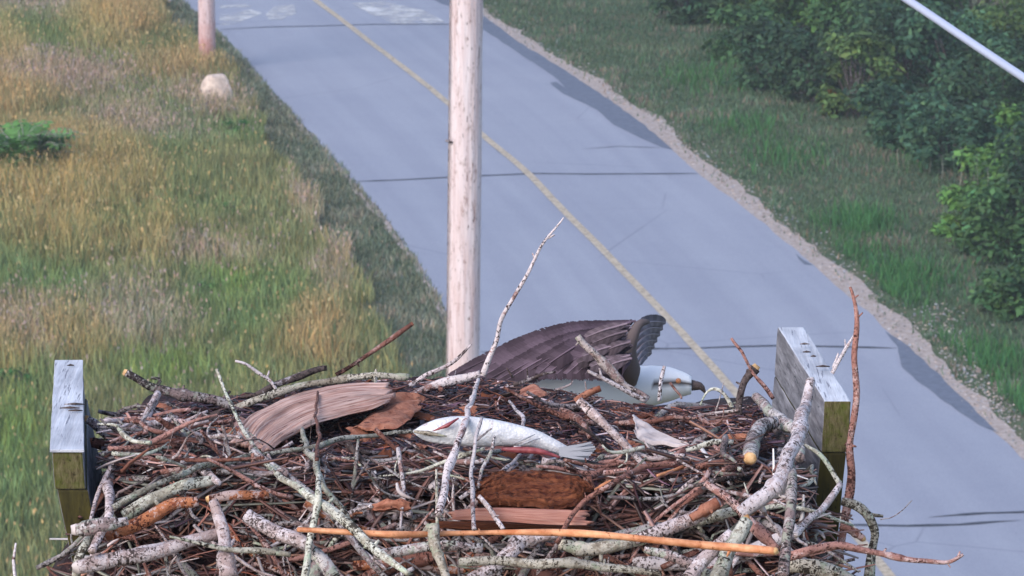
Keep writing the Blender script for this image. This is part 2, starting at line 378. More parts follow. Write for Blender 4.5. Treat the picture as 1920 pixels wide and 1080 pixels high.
# ------------------------------------------------------------------ grass
def to_px(P):
    """pixel of world points (n,3)"""
    x = P[:, 0]; y = P[:, 1]; z = P[:, 2] - CZ
    d = y * CP - z * SP; u = y * SP + z * CP
    return 960 + F * x / d, 540 - F * u / d
def vnoise(P, s, seed=0):
    return np.array([noise.noise(Vector((a * s, b_ * s, seed))) for a, b_ in P[:, :2]])
def grid_noise(x, y, s, seed):
    """cheap vectorised value noise"""
    X = x * s; Y = y * s; i = np.floor(X).astype(int); j = np.floor(Y).astype(int); fx = X - i; fy = Y - j
    fx = fx * fx * (3 - 2 * fx); fy = fy * fy * (3 - 2 * fy)
    T = np.random.default_rng(seed).random((256, 256))
    g = lambda a, b_: T[a % 256, b_ % 256]
    return lerp(lerp(g(i, j), g(i + 1, j), fx), lerp(g(i, j + 1), g(i + 1, j + 1), fx), fy)
def blades(base, height, width, lean, colr, tipcol, seg=True):
    n = len(base); a = RNG.uniform(0, 2 * np.pi, n); dx, dy = np.cos(a), np.sin(a)
    b2 = RNG.uniform(0, 2 * np.pi, n); lx, ly = np.cos(b2) * lean * height, np.sin(b2) * lean * height
    V = np.zeros((n, 5, 3)); h = height
    V[:, 0] = base + np.stack([-dx * width / 2, -dy * width / 2, 0 * h], 1)
    V[:, 1] = base + np.stack([dx * width / 2, dy * width / 2, 0 * h], 1)
    V[:, 2] = base + np.stack([lx * .3 - dx * width * .4, ly * .3 - dy * width * .4, h * .55], 1)
    V[:, 3] = base + np.stack([lx * .3 + dx * width * .4, ly * .3 + dy * width * .4, h * .55], 1)
    V[:, 4] = base + np.stack([lx, ly, h], 1)
    i = np.arange(n)[:, None] * 5
    Q = i + np.array([[0, 1, 3, 2]]); T = i + np.array([[2, 3, 4]])
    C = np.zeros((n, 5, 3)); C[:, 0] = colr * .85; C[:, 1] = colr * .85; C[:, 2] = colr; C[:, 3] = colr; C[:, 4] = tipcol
    return V.reshape(-1, 3), Q, T, C.reshape(-1, 3)
KINDS = dict(tan=(.36, .25, .115), pink=(.37, .255, .21), green=(.115, .185, .075), bright=(.15, .235, .06), dull=(.20, .195, .10), orange=(.38, .23, .125), grey=(.30, .25, .205), dark=(.06, .115, .05))
PATCH = [(60, 15, 110, 25, 'grey'), (80, 65, 55, 32, 'green'), (180, 60, 50, 30, 'tan'), (235, 35, 50, 35, 'orange'), (150, 165, 110, 28, 'pink'), (60, 150, 70, 25, 'pink'),
         (335, 140, 55, 22, 'orange'), (15, 125, 35, 45, 'tan'), (200, 122, 45, 12, 'green'), (250, 75, 40, 25, 'orange'), (290, 100, 30, 28, 'dark'), (20, 200, 60, 28, 'orange'), (130, 235, 50, 25, 'dull'),
         (235, 255, 70, 18, 'pink'), (160, 345, 110, 35, 'tan'), (150, 405, 110, 40, 'tan'), (40, 375, 60, 30, 'tan'), (400, 215, 70, 16, 'pink'), (325, 228, 20, 12, 'green'), (322, 292, 40, 28, 'green'), (445, 255, 50, 25, 'green'),
         (480, 300, 40, 30, 'dull'), (300, 270, 60, 20, 'grey'), (400, 372, 80, 30, 'dull'), (578, 395, 18, 30, 'pink'), (30, 530, 60, 30, 'green'), (110, 545, 50, 25, 'green'), (235, 428, 45, 22, 'green'), (330, 385, 40, 25, 'green'),
         (400, 390, 40, 20, 'green'), (278, 460, 30, 35, 'tan'), (400, 490, 60, 14, 'pink'), (120, 480, 60, 22, 'tan'), (440, 540, 40, 30, 'bright'), (385, 560, 30, 30, 'green'), (250, 610, 60, 40, 'grey'), (60, 640, 60, 30, 'pink'),
         (150, 645, 70, 24, 'tan'), (15, 690, 30, 50, 'tan'), (340, 700, 100, 25, 'bright'), (50, 720, 40, 40, 'green'), (480, 620, 50, 30, 'green'), (590, 645, 50, 35, 'orange'), (625, 480, 25, 60, 'pink'), (460, 680, 60, 20, 'dull'),
         (540, 560, 40, 40, 'green'), (560, 470, 50, 30, 'dull'), (100, 300, 60, 18, 'orange'), (40, 830, 40, 60, 'bright'), (30, 940, 60, 60, 'green'), (70, 1040, 60, 40, 'dull'), (660, 600, 30, 50, 'dull'), (200, 720, 60, 20, 'dull'),
         (500, 20, 1, 1, 'dull'), (270, 175, 30, 20, 'green'), (520, 345, 30, 25, 'dull'), (690, 690, 40, 30, 'dull'), (230, 560, 60, 25, 'dull')]
KINDS = {k: tuple(q * f_ for q, f_ in zip(v_, (1.40, 1.40, 1.24))) for k, v_ in KINDS.items()}
def meadow_color(x, y):
    P = np.stack([x, y, np.zeros_like(x)], 1); px, py = to_px(P)
    px = px + (grid_noise(x, y, 1.1, 11) - .5) * 60; py = py + (grid_noise(x, y, .8, 12) - .5) * 40
    Wt = np.full(len(x), .40); C = np.outer(Wt, KINDS['dull'])
    pk = np.zeros(len(x)); tall = np.zeros(len(x))
    for (cx, cy, rx, ry, k) in PATCH:
        g = np.exp(-(((px - cx) / (rx * 1.15)) ** 2 + ((py - cy) / (ry * 1.2)) ** 2)) * 1.3
        C += np.outer(g, KINDS[k]); Wt += g
        if k in ('pink', 'grey'): pk += g
        if k in ('tan', 'orange'): tall += g
    return C / Wt[:, None], np.clip(pk / Wt, 0, 1), np.clip(tall / Wt, 0, 1)
def scatter(n, y0, y1, x0, x1, edge, side):
    y = RNG.uniform(y0, y1, n); x = RNG.uniform(0, 1, n)
    e = edge(y) + (grid_noise(y, y * 0, 1.4, 5) - .5) * .5
    half = 960 / F * (y * CP + CZ * SP) + 1.2
    if side < 0: x = -half + x * (e + half)
    else: x = e + x * (half - e)
    return x, y
def hsv_jit(C, a):
    n = len(C); v = RNG.normal(1, a, (n, 1)); h = RNG.normal(0, a * .35, (n, 1))
    return np.clip(C * v * np.concatenate([1 + h, np.ones((n, 1)), 1 - h], 1), .01, 1)
# meadow
n = 210000
x, y = scatter(n, 44, 104, 0, 0, meadow_x, -1)
ok = x < meadow_x(y) + .1; x, y = x[ok], y[ok]
C, pk, tall = meadow_color(x, y)
C = hsv_jit(C, .27)
g1 = RNG.random(len(x)) < .22; C[g1] = hsv_jit(np.tile(np.array([[.13, .18, .075]]), (g1.sum(), 1)), .25)
clump = grid_noise(x, y, 2.3, 3)
C *= (.80 + .4 * grid_noise(x, y, 3.1, 21))[:, None]
h = (.22 + .30 * tall + .16 * clump + .12 * pk) * RNG.uniform(.55, 1.25, len(x))
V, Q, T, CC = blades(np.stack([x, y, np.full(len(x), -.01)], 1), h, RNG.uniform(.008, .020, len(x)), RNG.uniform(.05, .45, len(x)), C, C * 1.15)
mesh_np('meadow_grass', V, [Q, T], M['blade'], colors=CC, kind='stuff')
# seed heads
n = 46000
x, y = scatter(n, 44, 104, 0, 0, meadow_x, -1); C, pk, tall = meadow_color(x, y)
keep = RNG.random(n) < (.10 + .9 * pk + .55 * tall); x, y, C, pk, tall = x[keep], y[keep], C[keep], pk[keep], tall[keep]; n = len(x)
hd = np.where((pk > tall)[:, None], np.array([[.44, .31, .27]]), np.array([[.48, .34, .17]])); hd = hsv_jit(hd, .22)
hh = (.36 + .22 * tall) * RNG.uniform(.7, 1.2, n); w_ = RNG.uniform(.008, .016, n); l_ = RNG.uniform(.03, .085, n); a = RNG.uniform(0, np.pi, n)
ca, sa = np.cos(a) * w_, np.sin(a) * w_; z = hh
V = np.zeros((n, 4, 3)); V[:, 0] = np.stack([x, y, z], 1); V[:, 1] = np.stack([x + ca, y + sa, z + l_ * .5], 1); V[:, 2] = np.stack([x + RNG.normal(0, .012, n), y, z + l_], 1); V[:, 3] = np.stack([x - ca, y - sa, z + l_ * .5], 1)
mesh_np('grass_seed_heads', V.reshape(-1, 3), np.arange(n)[:, None] * 4 + np.array([[0, 1, 2, 3]]), M['blade'], colors=np.repeat(hd, 4, 0), kind='stuff')
# left verge: short mown grass
def verge(name, n, sel_x, base_cols, hmin, hmax, seed, bare):
    x, y = sel_x(n)
    a = grid_noise(x, y, .55, seed); b_ = grid_noise(x, y, 1.7, seed + 1)
    keep = RNG.random(len(x)) > bare(x, y, b_); x, y, a, b_ = x[keep], y[keep], a[keep], b_[keep]
    k = np.clip(a * 1.3 - .15, 0, 1)[:, None]
    C = base_cols[0] * (1 - k) + base_cols[1] * k
    q = (RNG.random(len(x)) < .08 + .35 * (b_ > .78))[:, None]; C = np.where(q, base_cols[2], C)
    C = hsv_jit(C * (.75 + .5 * b_)[:, None], .24)
    h = RNG.uniform(hmin, hmax, len(x)) * (.6 + .9 * b_)
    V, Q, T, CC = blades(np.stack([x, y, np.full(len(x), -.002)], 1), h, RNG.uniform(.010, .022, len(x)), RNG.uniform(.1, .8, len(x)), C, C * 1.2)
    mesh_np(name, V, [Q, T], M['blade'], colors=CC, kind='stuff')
def sel_left(n):
    y = RNG.uniform(44, 104, n); u = RNG.random(n)
    return lerp(meadow_x(y) - .15, left_x(y) + .02, u), y
def sel_right(n):
    y = RNG.uniform(42, 104, n); e = right_x(y) + .12
    return e + RNG.random(n) ** 1.1 * 7.5, y
verge('left_verge_grass', 42000, sel_left, [np.array([.145, .18, .12]), np.array([.185, .195, .14]), np.array([.28, .24, .19])], .04, .11, 31, lambda x, y, b_: .1 + 0 * x)
def bare_r(x, y, b_):
    d = x - right_x(y) - .15; e = .60 * grid_noise(x, y, 1.2, 55) ** 1.5 + .08
    px, py = to_px(np.stack([x, y, 0 * x], 1))
    path = np.exp(-((px - (1790 + (py - 640) * .62)) / 28) ** 2) * ((py > 560) & (py < 780))
    return np.where(d < e, .93, .12) + .7 * path
verge('right_verge_grass', 190000, sel_right, [np.array([.078, .135, .080]), np.array([.110, .160, .092]), np.array([.21, .16, .13])], .03, .10, 41, bare_r)
# a few lusher clumps of grass in the right verge
x = []; y = []
for (px, py, s_, k) in [(1610, 420, .30, 900), (1760, 300, .3, 500), (1560, 480, .4, 700), (1650, 560, .35, 800), (1700, 520, .4, 900), (1850, 680, .4, 900), (1890, 760, .35, 700), (1720, 640, .25, 500), (1330, 150, .5, 600), (1480, 300, .4, 500), (1400, 240, .35, 400)]:
    g = G(px, py); x.append(RNG.normal(g.x, s_, k)); y.append(RNG.normal(g.y, s_ * 1.8, k))
x = np.concatenate(x); y = np.concatenate(y); ok = x > right_x(y) + .6; x, y = x[ok], y[ok]
C = hsv_jit(np.tile([[.06, .16, .055]], (len(x), 1)), .25)
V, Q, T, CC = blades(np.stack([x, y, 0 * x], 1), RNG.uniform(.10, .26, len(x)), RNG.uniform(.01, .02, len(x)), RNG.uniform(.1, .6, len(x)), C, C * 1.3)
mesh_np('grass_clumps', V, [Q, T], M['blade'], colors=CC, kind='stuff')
# gravel on the shoulder and in the bare streak
n = 5200
y = RNG.uniform(44, 100, n); x = right_x(y) + RNG.gamma(2.0, .17, n) - .02
g2 = RNG.random(n) < .12; 
pp = [G(1790 + (q - 640) * .62 + random.gauss(0, 20), q) for q in RNG.uniform(570, 790, g2.sum())]
x[g2] = [p.x for p in pp]; y[g2] = [p.y for p in pp]
s = RNG.uniform(.008, .028, n)
oct_ = np.array([(1, 0, 0), (0, 1, 0), (-1, 0, 0), (0, -1, 0), (0, 0, .7)]); V = np.zeros((n, 5, 3))
an = RNG.uniform(0, 6.28, n)
for k in range(5):
    ox, oy, oz = oct_[k]; V[:, k] = np.stack([x + (ox * np.cos(an) - oy * np.sin(an)) * s * RNG.uniform(.7, 1.3, n), y + (ox * np.sin(an) + oy * np.cos(an)) * s, .004 + oz * s], 1)
Tt = np.concatenate([np.arange(n)[:, None] * 5 + np.array([[a_, (a_ + 1) % 4, 4]]) for a_ in range(4)])
mesh_np('roadside_gravel', V.reshape(-1, 3), Tt, M['stone'], colors=np.repeat(hsv_jit(np.tile([[.34, .29, .27]], (n, 1)), .3), 5, 0), kind='stuff')

# ------------------------------------------------------------------ plants
def leaf_mesh(P, Nrm, size, asp=.5):
    n = len(P); Nrm = Nrm / np.linalg.norm(Nrm, axis=1, keepdims=True)
    r = RNG.normal(0, 1, (n, 3)); U = np.cross(Nrm, r); U /= np.linalg.norm(U, axis=1, keepdims=True); Vv = np.cross(Nrm, U)
    s = size[:, None]; V = np.zeros((n, 4, 3))
    V[:, 0] = P - U * s; V[:, 1] = P + Vv * s * asp + Nrm * s * .15; V[:, 2] = P + U * s; V[:, 3] = P - Vv * s * asp + Nrm * s * .15
    return V.reshape(-1, 3), np.arange(n)[:, None] * 4 + np.array([[0, 1, 2, 3]])
def shrub(px, py, r, h, col, label, cat='shrub', nl=3600, leaf=.045, clumps=22, group='shrubs along the wood edge', name='shrub', col2=None, stem=(.10, .075, .055), upright=.35):
    g = G(px, py); root = empty(name, (g.x, g.y, 0), label, cat, group)
    mb = MB(); rr = random.Random(int(px * 7 + py))
    cl = []
    for i in range(clumps):
        a = rr.uniform(0, 6.28); q = math.sqrt(rr.random()) * r * .8; zz = h * (.06 + .80 * rr.random()) * (1 - .35 * (q / r) ** 2)
        cl.append((Vector((math.cos(a) * q, math.sin(a) * q, zz)), rr.uniform(.16, .32) * r))
    for i, (c_, s_) in enumerate(cl):
        a = rr.uniform(0, 6.28); b0 = Vector((math.cos(a) * .08, math.sin(a) * .08, -.02))
        md = b0.lerp(c_, .5) + Vector((rr.uniform(-.1, .1), rr.uniform(-.1, .1), .12))
        mb.tube(catmull([b0, md, c_], 6), interp([.022, .012, .006], 6), 5, rough=.1, seed=i, caps=False)
    mb.build('stem', M['dark'], root)
    per = np.array([s_ for _, s_ in cl]); cnt = np.maximum(20, nl * per ** 2 / (per ** 2).sum()).astype(int)
    P = []; Nn = []; C = []
    c1 = np.array(col); c2 = np.array(col2 if col2 else [x_ * 1.7 for x_ in col])
    for (c_, s_), k in zip(cl, cnt):
        d = RNG.normal(0, 1, (k, 3)); d /= np.linalg.norm(d, axis=1, keepdims=True)
        q = RNG.random(k) ** .45; p = np.array(c_) + d * (q * s_ * RNG.normal(1, .2, k))[:, None] * np.array([1.15, 1.15, .85])
        P.append(p); nn = d * .6 + np.array([0, 0, .8]) + RNG.normal(0, upright, (k, 3)); Nn.append(nn)
        tone = rr.random(); C.append(np.tile(c1 * (1 - tone) + c2 * tone, (k, 1)))
    P = np.concatenate(P); Nn = np.concatenate(Nn); C = hsv_jit(np.concatenate(C), .28)
    ok = P[:, 2] > .03; P, Nn, C = P[ok], Nn[ok], C[ok]
    V, Q = leaf_mesh(P, Nn, leaf * RNG.gamma(5, .18, len(P)))
    mesh_np('foliage', V, Q, M['leaf'], root, colors=np.repeat(C, 4, 0))
    return root
DK, MD, BR, BL, OL = (.027, .055, .025), (.044, .094, .032), (.075, .155, .035), (.036, .078, .040), (.066, .108, .032)
SHR = [
 (1290, 40, .8, 1.5, DK, 'small dark shrub standing furthest left at the wood edge, near the top of the picture'),
 (1370, 40, 1.0, 1.9, DK, 'dark bluish shrub right of the small leftmost one, under the top edge'),
 (1395, 110, .75, 1.2, MD, 'low mid green shrub in front of the dark bluish one at the grass edge'),
 (1460, 55, 1.05, 2.1, OL, 'tall yellow green shrub at the top centre of the wood edge'),
 (1450, 165, .8, 1.3, DK, 'very dark low shrub at the foot of the tall yellow green one'),
 (1540, 60, 1.0, 2.0, BR, 'bright green leafy shrub at the top of the wood edge, left of the cable'),
 (1530, 190, .85, 1.4, DK, 'dark drooping shrub just left of the reddish leaves'),
 (1620, 90, 1.1, 2.0, MD, 'mid green rounded shrub behind the drooping dark one'),
 (1610, 215, .75, 1.6, OL, 'light green upright shrub just right of the reddish leaves'),
 (1690, 160, 1.1, 1.9, DK, 'large dark shrub below the left half of the cable'),
 (1700, 280, .85, 1.3, BL, 'low blue green shrub in the middle of the wood edge'),
 (1790, 200, 1.1, 2.0, BL, 'tall blue green shrub directly under the cable'),
 (1790, 320, .8, 1.25, BL, 'bluish shrub with light sprays behind the tall weeds'),
 (1880, 260, 1.1, 1.9, DK, 'deep green shrub at the right edge below the cable end'),
 (1905, 365, .8, 1.5, BR, 'bright green shrub at the right edge, half way down the wood edge'),
 (1830, 440, .55, .85, BR, 'low yellowish green bush reaching furthest out over the verge'),
 (1895, 480, .8, 1.2, MD, 'bushy mid green shrub below the bright one at the right edge'),
 (1915, 590, .6, .8, MD, 'lowest small shrub of the wood edge at the right side of the picture'),
 (1720, 50, 1.2, 2.4, OL, 'tall olive shrub behind the upper part of the cable'),
 (1830, 90, 1.3, 2.4, MD, 'tall shrub behind the cable, right of the olive one'),
 (1930, 150, 1.3, 2.3, OL, 'tall olive shrub in the top right corner'),
]
for i, (px, py, r, h, c_, lb) in enumerate(SHR):
    shrub(px, py, r * 1.12, h * 1.05, c_, lb, nl=8000 if r > .9 else 5500, clumps=32, col2=tuple(q * (2.1 if c_ in (DK, BL) else 1.7) for q in c_), leaf=.05)
for (px, py) in ((1330, -40), (1450, -60), (1580, -50), (1700, -70), (1840, -50), (1960, -20), (2010, 60), (2010, 180), (2010, 320), (2000, 470)):
    shrub(px, py, 1.2, 2.4, DK, 'dark shrub in the second row behind the wood edge', nl=3600, leaf=.06, group='shrubs in the back row of the wood')
# fern like bush at the left and small plants in the meadow
def fern(px, py, r, h, col, label, n=26, group=None, cat='bush', name='fern_bush'):
    g = G(px, py); root = empty(name, (g.x, g.y, 0), label, cat, group); rr = random.Random(int(px + py)); k_ = 0
    Vv = []; Q = []; C = []; st = MB()
    for i in range(n):
        a = rr.uniform(0, 6.28); L = r * rr.uniform(.6, 1.1); b0 = Vector((rr.uniform(-.15, .15) * r, rr.uniform(-.15, .15) * r, 0))
        top = h * rr.uniform(.5, 1.1); path = [b0 + Vector((math.cos(a) * L * s_, math.sin(a) * L * s_, top * (1.9 * s_ - 1.15 * s_ * s_) / .785)) for s_ in [j / 9 for j in range(10)]]
        st.tube(path, interp([.008, .003], 9), 4, caps=False)
        side = Vector((-math.sin(a), math.cos(a), 0)); tone = rr.uniform(.7, 1.5)
        for j in range(2, 10):
            for sg in (-1, 1):
                ll = r * .30 * (1 - (j / 10.5) ** 2) * rr.uniform(.8, 1.2); p = path[j]; tip = p + side * sg * ll + Vector((0, 0, -ll * .25 + rr.uniform(-.02, .03))); w2 = (path[j] - path[j - 1]).normalized() * ll * .26
                b1 = len(Vv); Vv += [tuple(p), tuple(p.lerp(tip, .5) + w2), tuple(tip), tuple(p.lerp(tip, .5) - w2)]; Q.append((b1, b1 + 1, b1 + 2, b1 + 3)); cc = tone * rr.uniform(.8, 1.2); C += [[q * cc for q in col]] * 4
    st.build('stem', M['green'], root); mesh_np('frond', Vv, np.array(Q), M['leaf'], root, colors=np.array(C))
fern(38, 340, .86, .84, (.095, .21, .055), 'bright green fern like bush in the tan meadow at the left edge', 110)
fern(132, 296, .32, .42, (.05, .14, .035), 'small green frond clump right of the big fern bush', 16)
weeds = [(325, 240, 'small dark green plant left of the boulder', .22), (262, 165, 'small bright plant in the pink grass left of the pole', .16), (440, 262, 'leafy green plant below and right of the boulder', .30), (290, 110, 'dark leafy plant left of the far pole', .32),
         (30, 196, 'small plant above the fern bush at the left edge', .18), (215, 440, 'green plant in the tan grass at mid left', .26), (430, 405, 'small leafy plant in the middle of the meadow', .2), (30, 735, 'yellow green plant at the left edge above the near board', .3), (385, 560, 'green tuft above the nest in the meadow', .22)]
for (px, py, lb, s_) in weeds:
    shrub(px, py, s_, s_ * 1.3, (.045, .13, .035), lb, 'plant', nl=420, leaf=.03, clumps=7, group=None, name='meadow_plant')
# reddish leaved sapling and orange leaves at the wood edge
shrub(1560, 215, .22, .55, (.30, .07, .035), 'small sapling with red and orange leaves at the wood edge', 'sapling', nl=170, leaf=.035, clumps=6, group=None, name='red_sapling', col2=(.42, .16, .05))
shrub(1657, 232, .16, .30, (.16, .07, .06), 'tiny dull red plant right of the red sapling', 'plant', nl=90, leaf=.03, clumps=4, group=None, name='red_plant', col2=(.20, .09, .07))
for i, (px, py) in enumerate(((1765, 345), (1800, 352), (1830, 375), (1858, 350), (1888, 385), (1912, 372), (1742, 330), (1850, 400))):
    g = G(px, py); root = empty('tall_weed', (g.x, g.y, 0), ('upright weed third from the left under the bluish shrubs', 'upright weed fourth from the left, standing nearest the shrub foot', 'upright weed fifth from the left, set a little lower', 'upright weed third from the right edge, high up', 'upright weed second from the right edge', 'upright weed nearest the right edge', 'leftmost upright pale weed under the bluish shrubs', 'upright weed lowest of the row at the wood edge')[i], 'weed', 'tall weeds at the wood edge')
    hh = random.uniform(.45, .75); mb = MB(); mb.tube(catmull([Vector((0, 0, 0)), Vector((.02, 0, hh * .5)), Vector((.0, .02, hh))], 6), interp([.008, .004], 6), 5, caps=False); mb.build('stem', M['green'], root)
    k = 110; z_ = RNG.uniform(.1, 1, k) * hh; a = RNG.uniform(0, 6.28, k); q = .10 * (1.1 - z_ / hh) + .02
    P = np.stack([np.cos(a) * q, np.sin(a) * q, z_ + q * .3], 1); V, Q = leaf_mesh(P, np.stack([np.cos(a) * -.3, np.sin(a) * -.3, 0 * a + 1], 1), RNG.uniform(.025, .05, k), .3)
    mesh_np('foliage', V, Q, M['leaf'], root, colors=np.repeat(hsv_jit(np.tile([[.10, .16, .09]], (k, 1)), .2), 4, 0))

# ------------------------------------------------------------------ poles, boulder, cable
m, t, b = newmat('weathered_pole', .9, .1); v = coords(t, 'Object', (1, 1, .06), False)
sv = coords(t, 'Object', (1, 1, .22), False)
c = ramp(t, nz(t, v, 22, 4, .7), [(.28, (.48, .34, .33)), (.5, (.66, .54, .54)), (.72, (.74, .65, .66))])
c = mixc(t, ramp(t, nz(t, sv, 20, 4, .8), [(.56, (0, 0, 0)), (.66, (1, 1, 1))]), c, (.30, .19, .165))
c = mixc(t, ramp(t, nz(t, sv, 60, 2, .7), [(.63, (0, 0, 0)), (.69, (1, 1, 1))]), c, (.16, .10, .09))
c = mixc(t, ramp(t, nz(t, coords(t, 'Object', (1, 1, .3), False), 3.5, 3), [(.5, (0, 0, 0)), (.75, (.6, .6, .6))]), c, (.55, .38, .35))
t.links.new(c, b.inputs['Base Color']); bump(t, b, nz(t, v, 30, 3), .8, .02)
M['pole'] = m
m2 = m.copy(); m2.name = 'weathered_pole_reddish'; t = m2.node_tree; b = t.nodes['Principled BSDF']
src = b.inputs['Base Color'].links[0].from_socket
tc = t.nodes.new('ShaderNodeTexCoord'); sx = t.nodes.new('ShaderNodeSeparateXYZ'); t.links.new(tc.outputs['Object'], sx.inputs[0])
nn_ = nz(t, tc.outputs['Object'], 5, 3); ad = N(t, 'ShaderNodeMath', operation='MULTIPLY_ADD'); ad.inputs[1].default_value = 1.6
t.links.new(nn_, ad.inputs[0]); t.links.new(sx.outputs['Z'], ad.inputs[2])
dv = N(t, 'ShaderNodeMath', operation='DIVIDE'); dv.inputs[1].default_value = 3.0; t.links.new(ad.outputs[0], dv.inputs[0])
c = mixc(t, ramp(t, dv.outputs[0], [(.25, (1, 1, 1)), (.62, (0, 0, 0))]), src, (.42, .16, .11))
c = mixc(t, 1.0, c, (.92, .84, .83), 'MULTIPLY'); t.links.new(c, b.inputs['Base Color'])
def upole(px, py_base, wpx, d_at, lean, H_, label, mat):
    g = G(px, py_base); root = empty('utility_pole', g, label, 'utility pole')
    r0 = wpx / 2 / F * ((g - Vector((0, 0, CZ))).dot(Vector((0, CP, -SP))))
    n = 46; path = [Vector((lean * z_ / H_, 0, z_)) for z_ in [H_ * i / n for i in range(n + 1)]]
    mb = MB(); mb.tube(path, interp([r0 * 1.03, r0 * .93], n), 24, rough=.018, seed=px); mb.build('shaft', mat, root)
    return root, g, r0
pole, g, r0 = upole(860, 1556, 60, 0, .146, 12.2, 'thick pale weathered utility pole rising in front of the road behind the nest', M['pole'])
mb = MB()                                   # ground wire down the left side with staples
mb.tube([Vector((-r0 - .002 + .146 * z_ / 12.2, -.06, z_)) for z_ in [.2 + i * .4 for i in range(29)]], [.006] * 29, 5, rough=0); mb.build('ground_wire', M['grey'], pole)
for z_ in (6.6, 8.1, 9.4):
    mb = MB(); mb.tube([Vector((-r0 - .03 + .146 * z_ / 12.2, -.08, z_)), Vector((-r0 + .03 + .146 * z_ / 12.2, -.10, z_ - .015))], [.012, .012], 6, rough=0); mb.build('staple', M['dark'], pole)
upole(389, 134, 31, 0, -.0, 9, 'pinkish utility pole with reddish foot beside the boulder on the left verge', m2)

def rock(px, py, w, d, h, label, col, seed, name='boulder', cat='boulder', group=None):
    g = G(px, py); rr = random.Random(seed); import bmesh
    bm = bmesh.new(); bmesh.ops.create_icosphere(bm, subdivisions=4, radius=1)
    for v_ in bm.verts:
        p = v_.co.copy(); q = 1 + .16 * noise.noise(p * 1.3 + Vector((seed, 0, 0))) + .05 * noise.noise(p * 5 + Vector((seed, 3, 0)))
        p = p * q
        for ax in ((.5, -.6, .7), (-.7, -.3, .6), (.8, .2, .4), (-.1, -.9, .2), (0, 0, 1)):
            A = Vector(ax).normalized(); k = p.dot(A)
            if k > .80: p -= A * (k - .80) * .8
        v_.co = (p.x * w / 2, p.y * d / 2, (p.z + .55) * h / 1.4)
    me = bpy.data.meshes.new(name); bm.to_mesh(me); bm.free(); me.polygons.foreach_set('use_smooth', [True] * len(me.polygons))
    o = bpy.data.objects.new(name, me); o.location = (g.x, g.y, 0); me.materials.append(col)
    return link(o, None, label, cat, group)
M['rock'] = simple_wood('pale_granite', (.42, .32, .26), (.68, .56, .48), ns=7, rough=.9, bs=.6, flecks=(.34, .27, .25))
rock(407, 205, .62, .5, .62, 'pale pinkish boulder at the foot of the far utility pole', M['rock'], 3)
M['debris'] = simple_wood('pale_debris', (.36, .30, .29), (.64, .57, .56), ns=25, rough=.9)
rock(270, 4, .5, .9, .22, 'flat pale stone at the top left next to the road edge', M['debris'], 9, 'flat_stone', 'stone')
rock(312, 2, .4, .7, .18, 'smaller pale stone right of the flat one at the road edge', M['debris'], 12, 'flat_stone', 'stone')

m, t, b = newmat('cable_sheath', .45, .4); b.inputs['Base Color'].default_value = (.40, .42, .54, 1)
A, B = W(1480, -146, 14.5), W(2160, 305, 11.5); B2 = W(1920, 146, 12.6); A2 = W(1702, 0, 13.5)
path = catmull([A, A2, W(1812, 74, 13.05), B2, B], 60)
mb = MB(); mb.tube(path, [.0115] * 61, 10, rough=0); o = mb.build('cable', m, None, loc=tuple(A2))
link(o, None, 'thick pale lavender cable slanting across the top right corner', 'cable')

# ------------------------------------------------------------------ platform boards
def plankmat(name, top, side, end0, end1):
    return None
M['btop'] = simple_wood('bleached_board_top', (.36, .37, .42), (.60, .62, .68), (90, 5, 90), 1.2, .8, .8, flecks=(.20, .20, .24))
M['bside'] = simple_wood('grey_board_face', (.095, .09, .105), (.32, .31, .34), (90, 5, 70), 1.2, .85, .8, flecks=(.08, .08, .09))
m, t, b = newmat('mossy_end_grain', .9, .1); v = coords(t, 'Object', (1, 1, 1), False)
mp3 = N(t, 'ShaderNodeMapping'); mp3.inputs['Scale'].default_value = (1, 1, .22); mp3.inputs['Rotation'].default_value = (0, .35, 0); t.links.new(v, mp3.inputs[0])
gr = nz(t, mp3.outputs[0], 260, 4, .7)
c = ramp(t, gr, [(.32, (.030, .022, .010)), (.5, (.105, .085, .042)), (.7, (.18, .15, .085))])
c = mixc(t, ramp(t, nz(t, v, 55, 4, .8), [(.44, (0, 0, 0)), (.66, (.8, .8, .8))]), c, (.075, .090, .016))
c = mixc(t, ramp(t, nz(t, v, 150, 3, .75), [(.60, (0, 0, 0)), (.68, (1, 1, 1))]), c, (.02, .018, .008))
t.links.new(c, b.inputs['Base Color']); bump(t, b, gr, .6, .002); M['moss'] = m
M['postdark'] = simple_wood('dark_olive_board', (.020, .017, .006), (.060, .050, .013), (60, 60, 14), 1.5, .8, .5, flecks=(.02, .017, .008))  # lower rails: darker olive than the end grain above
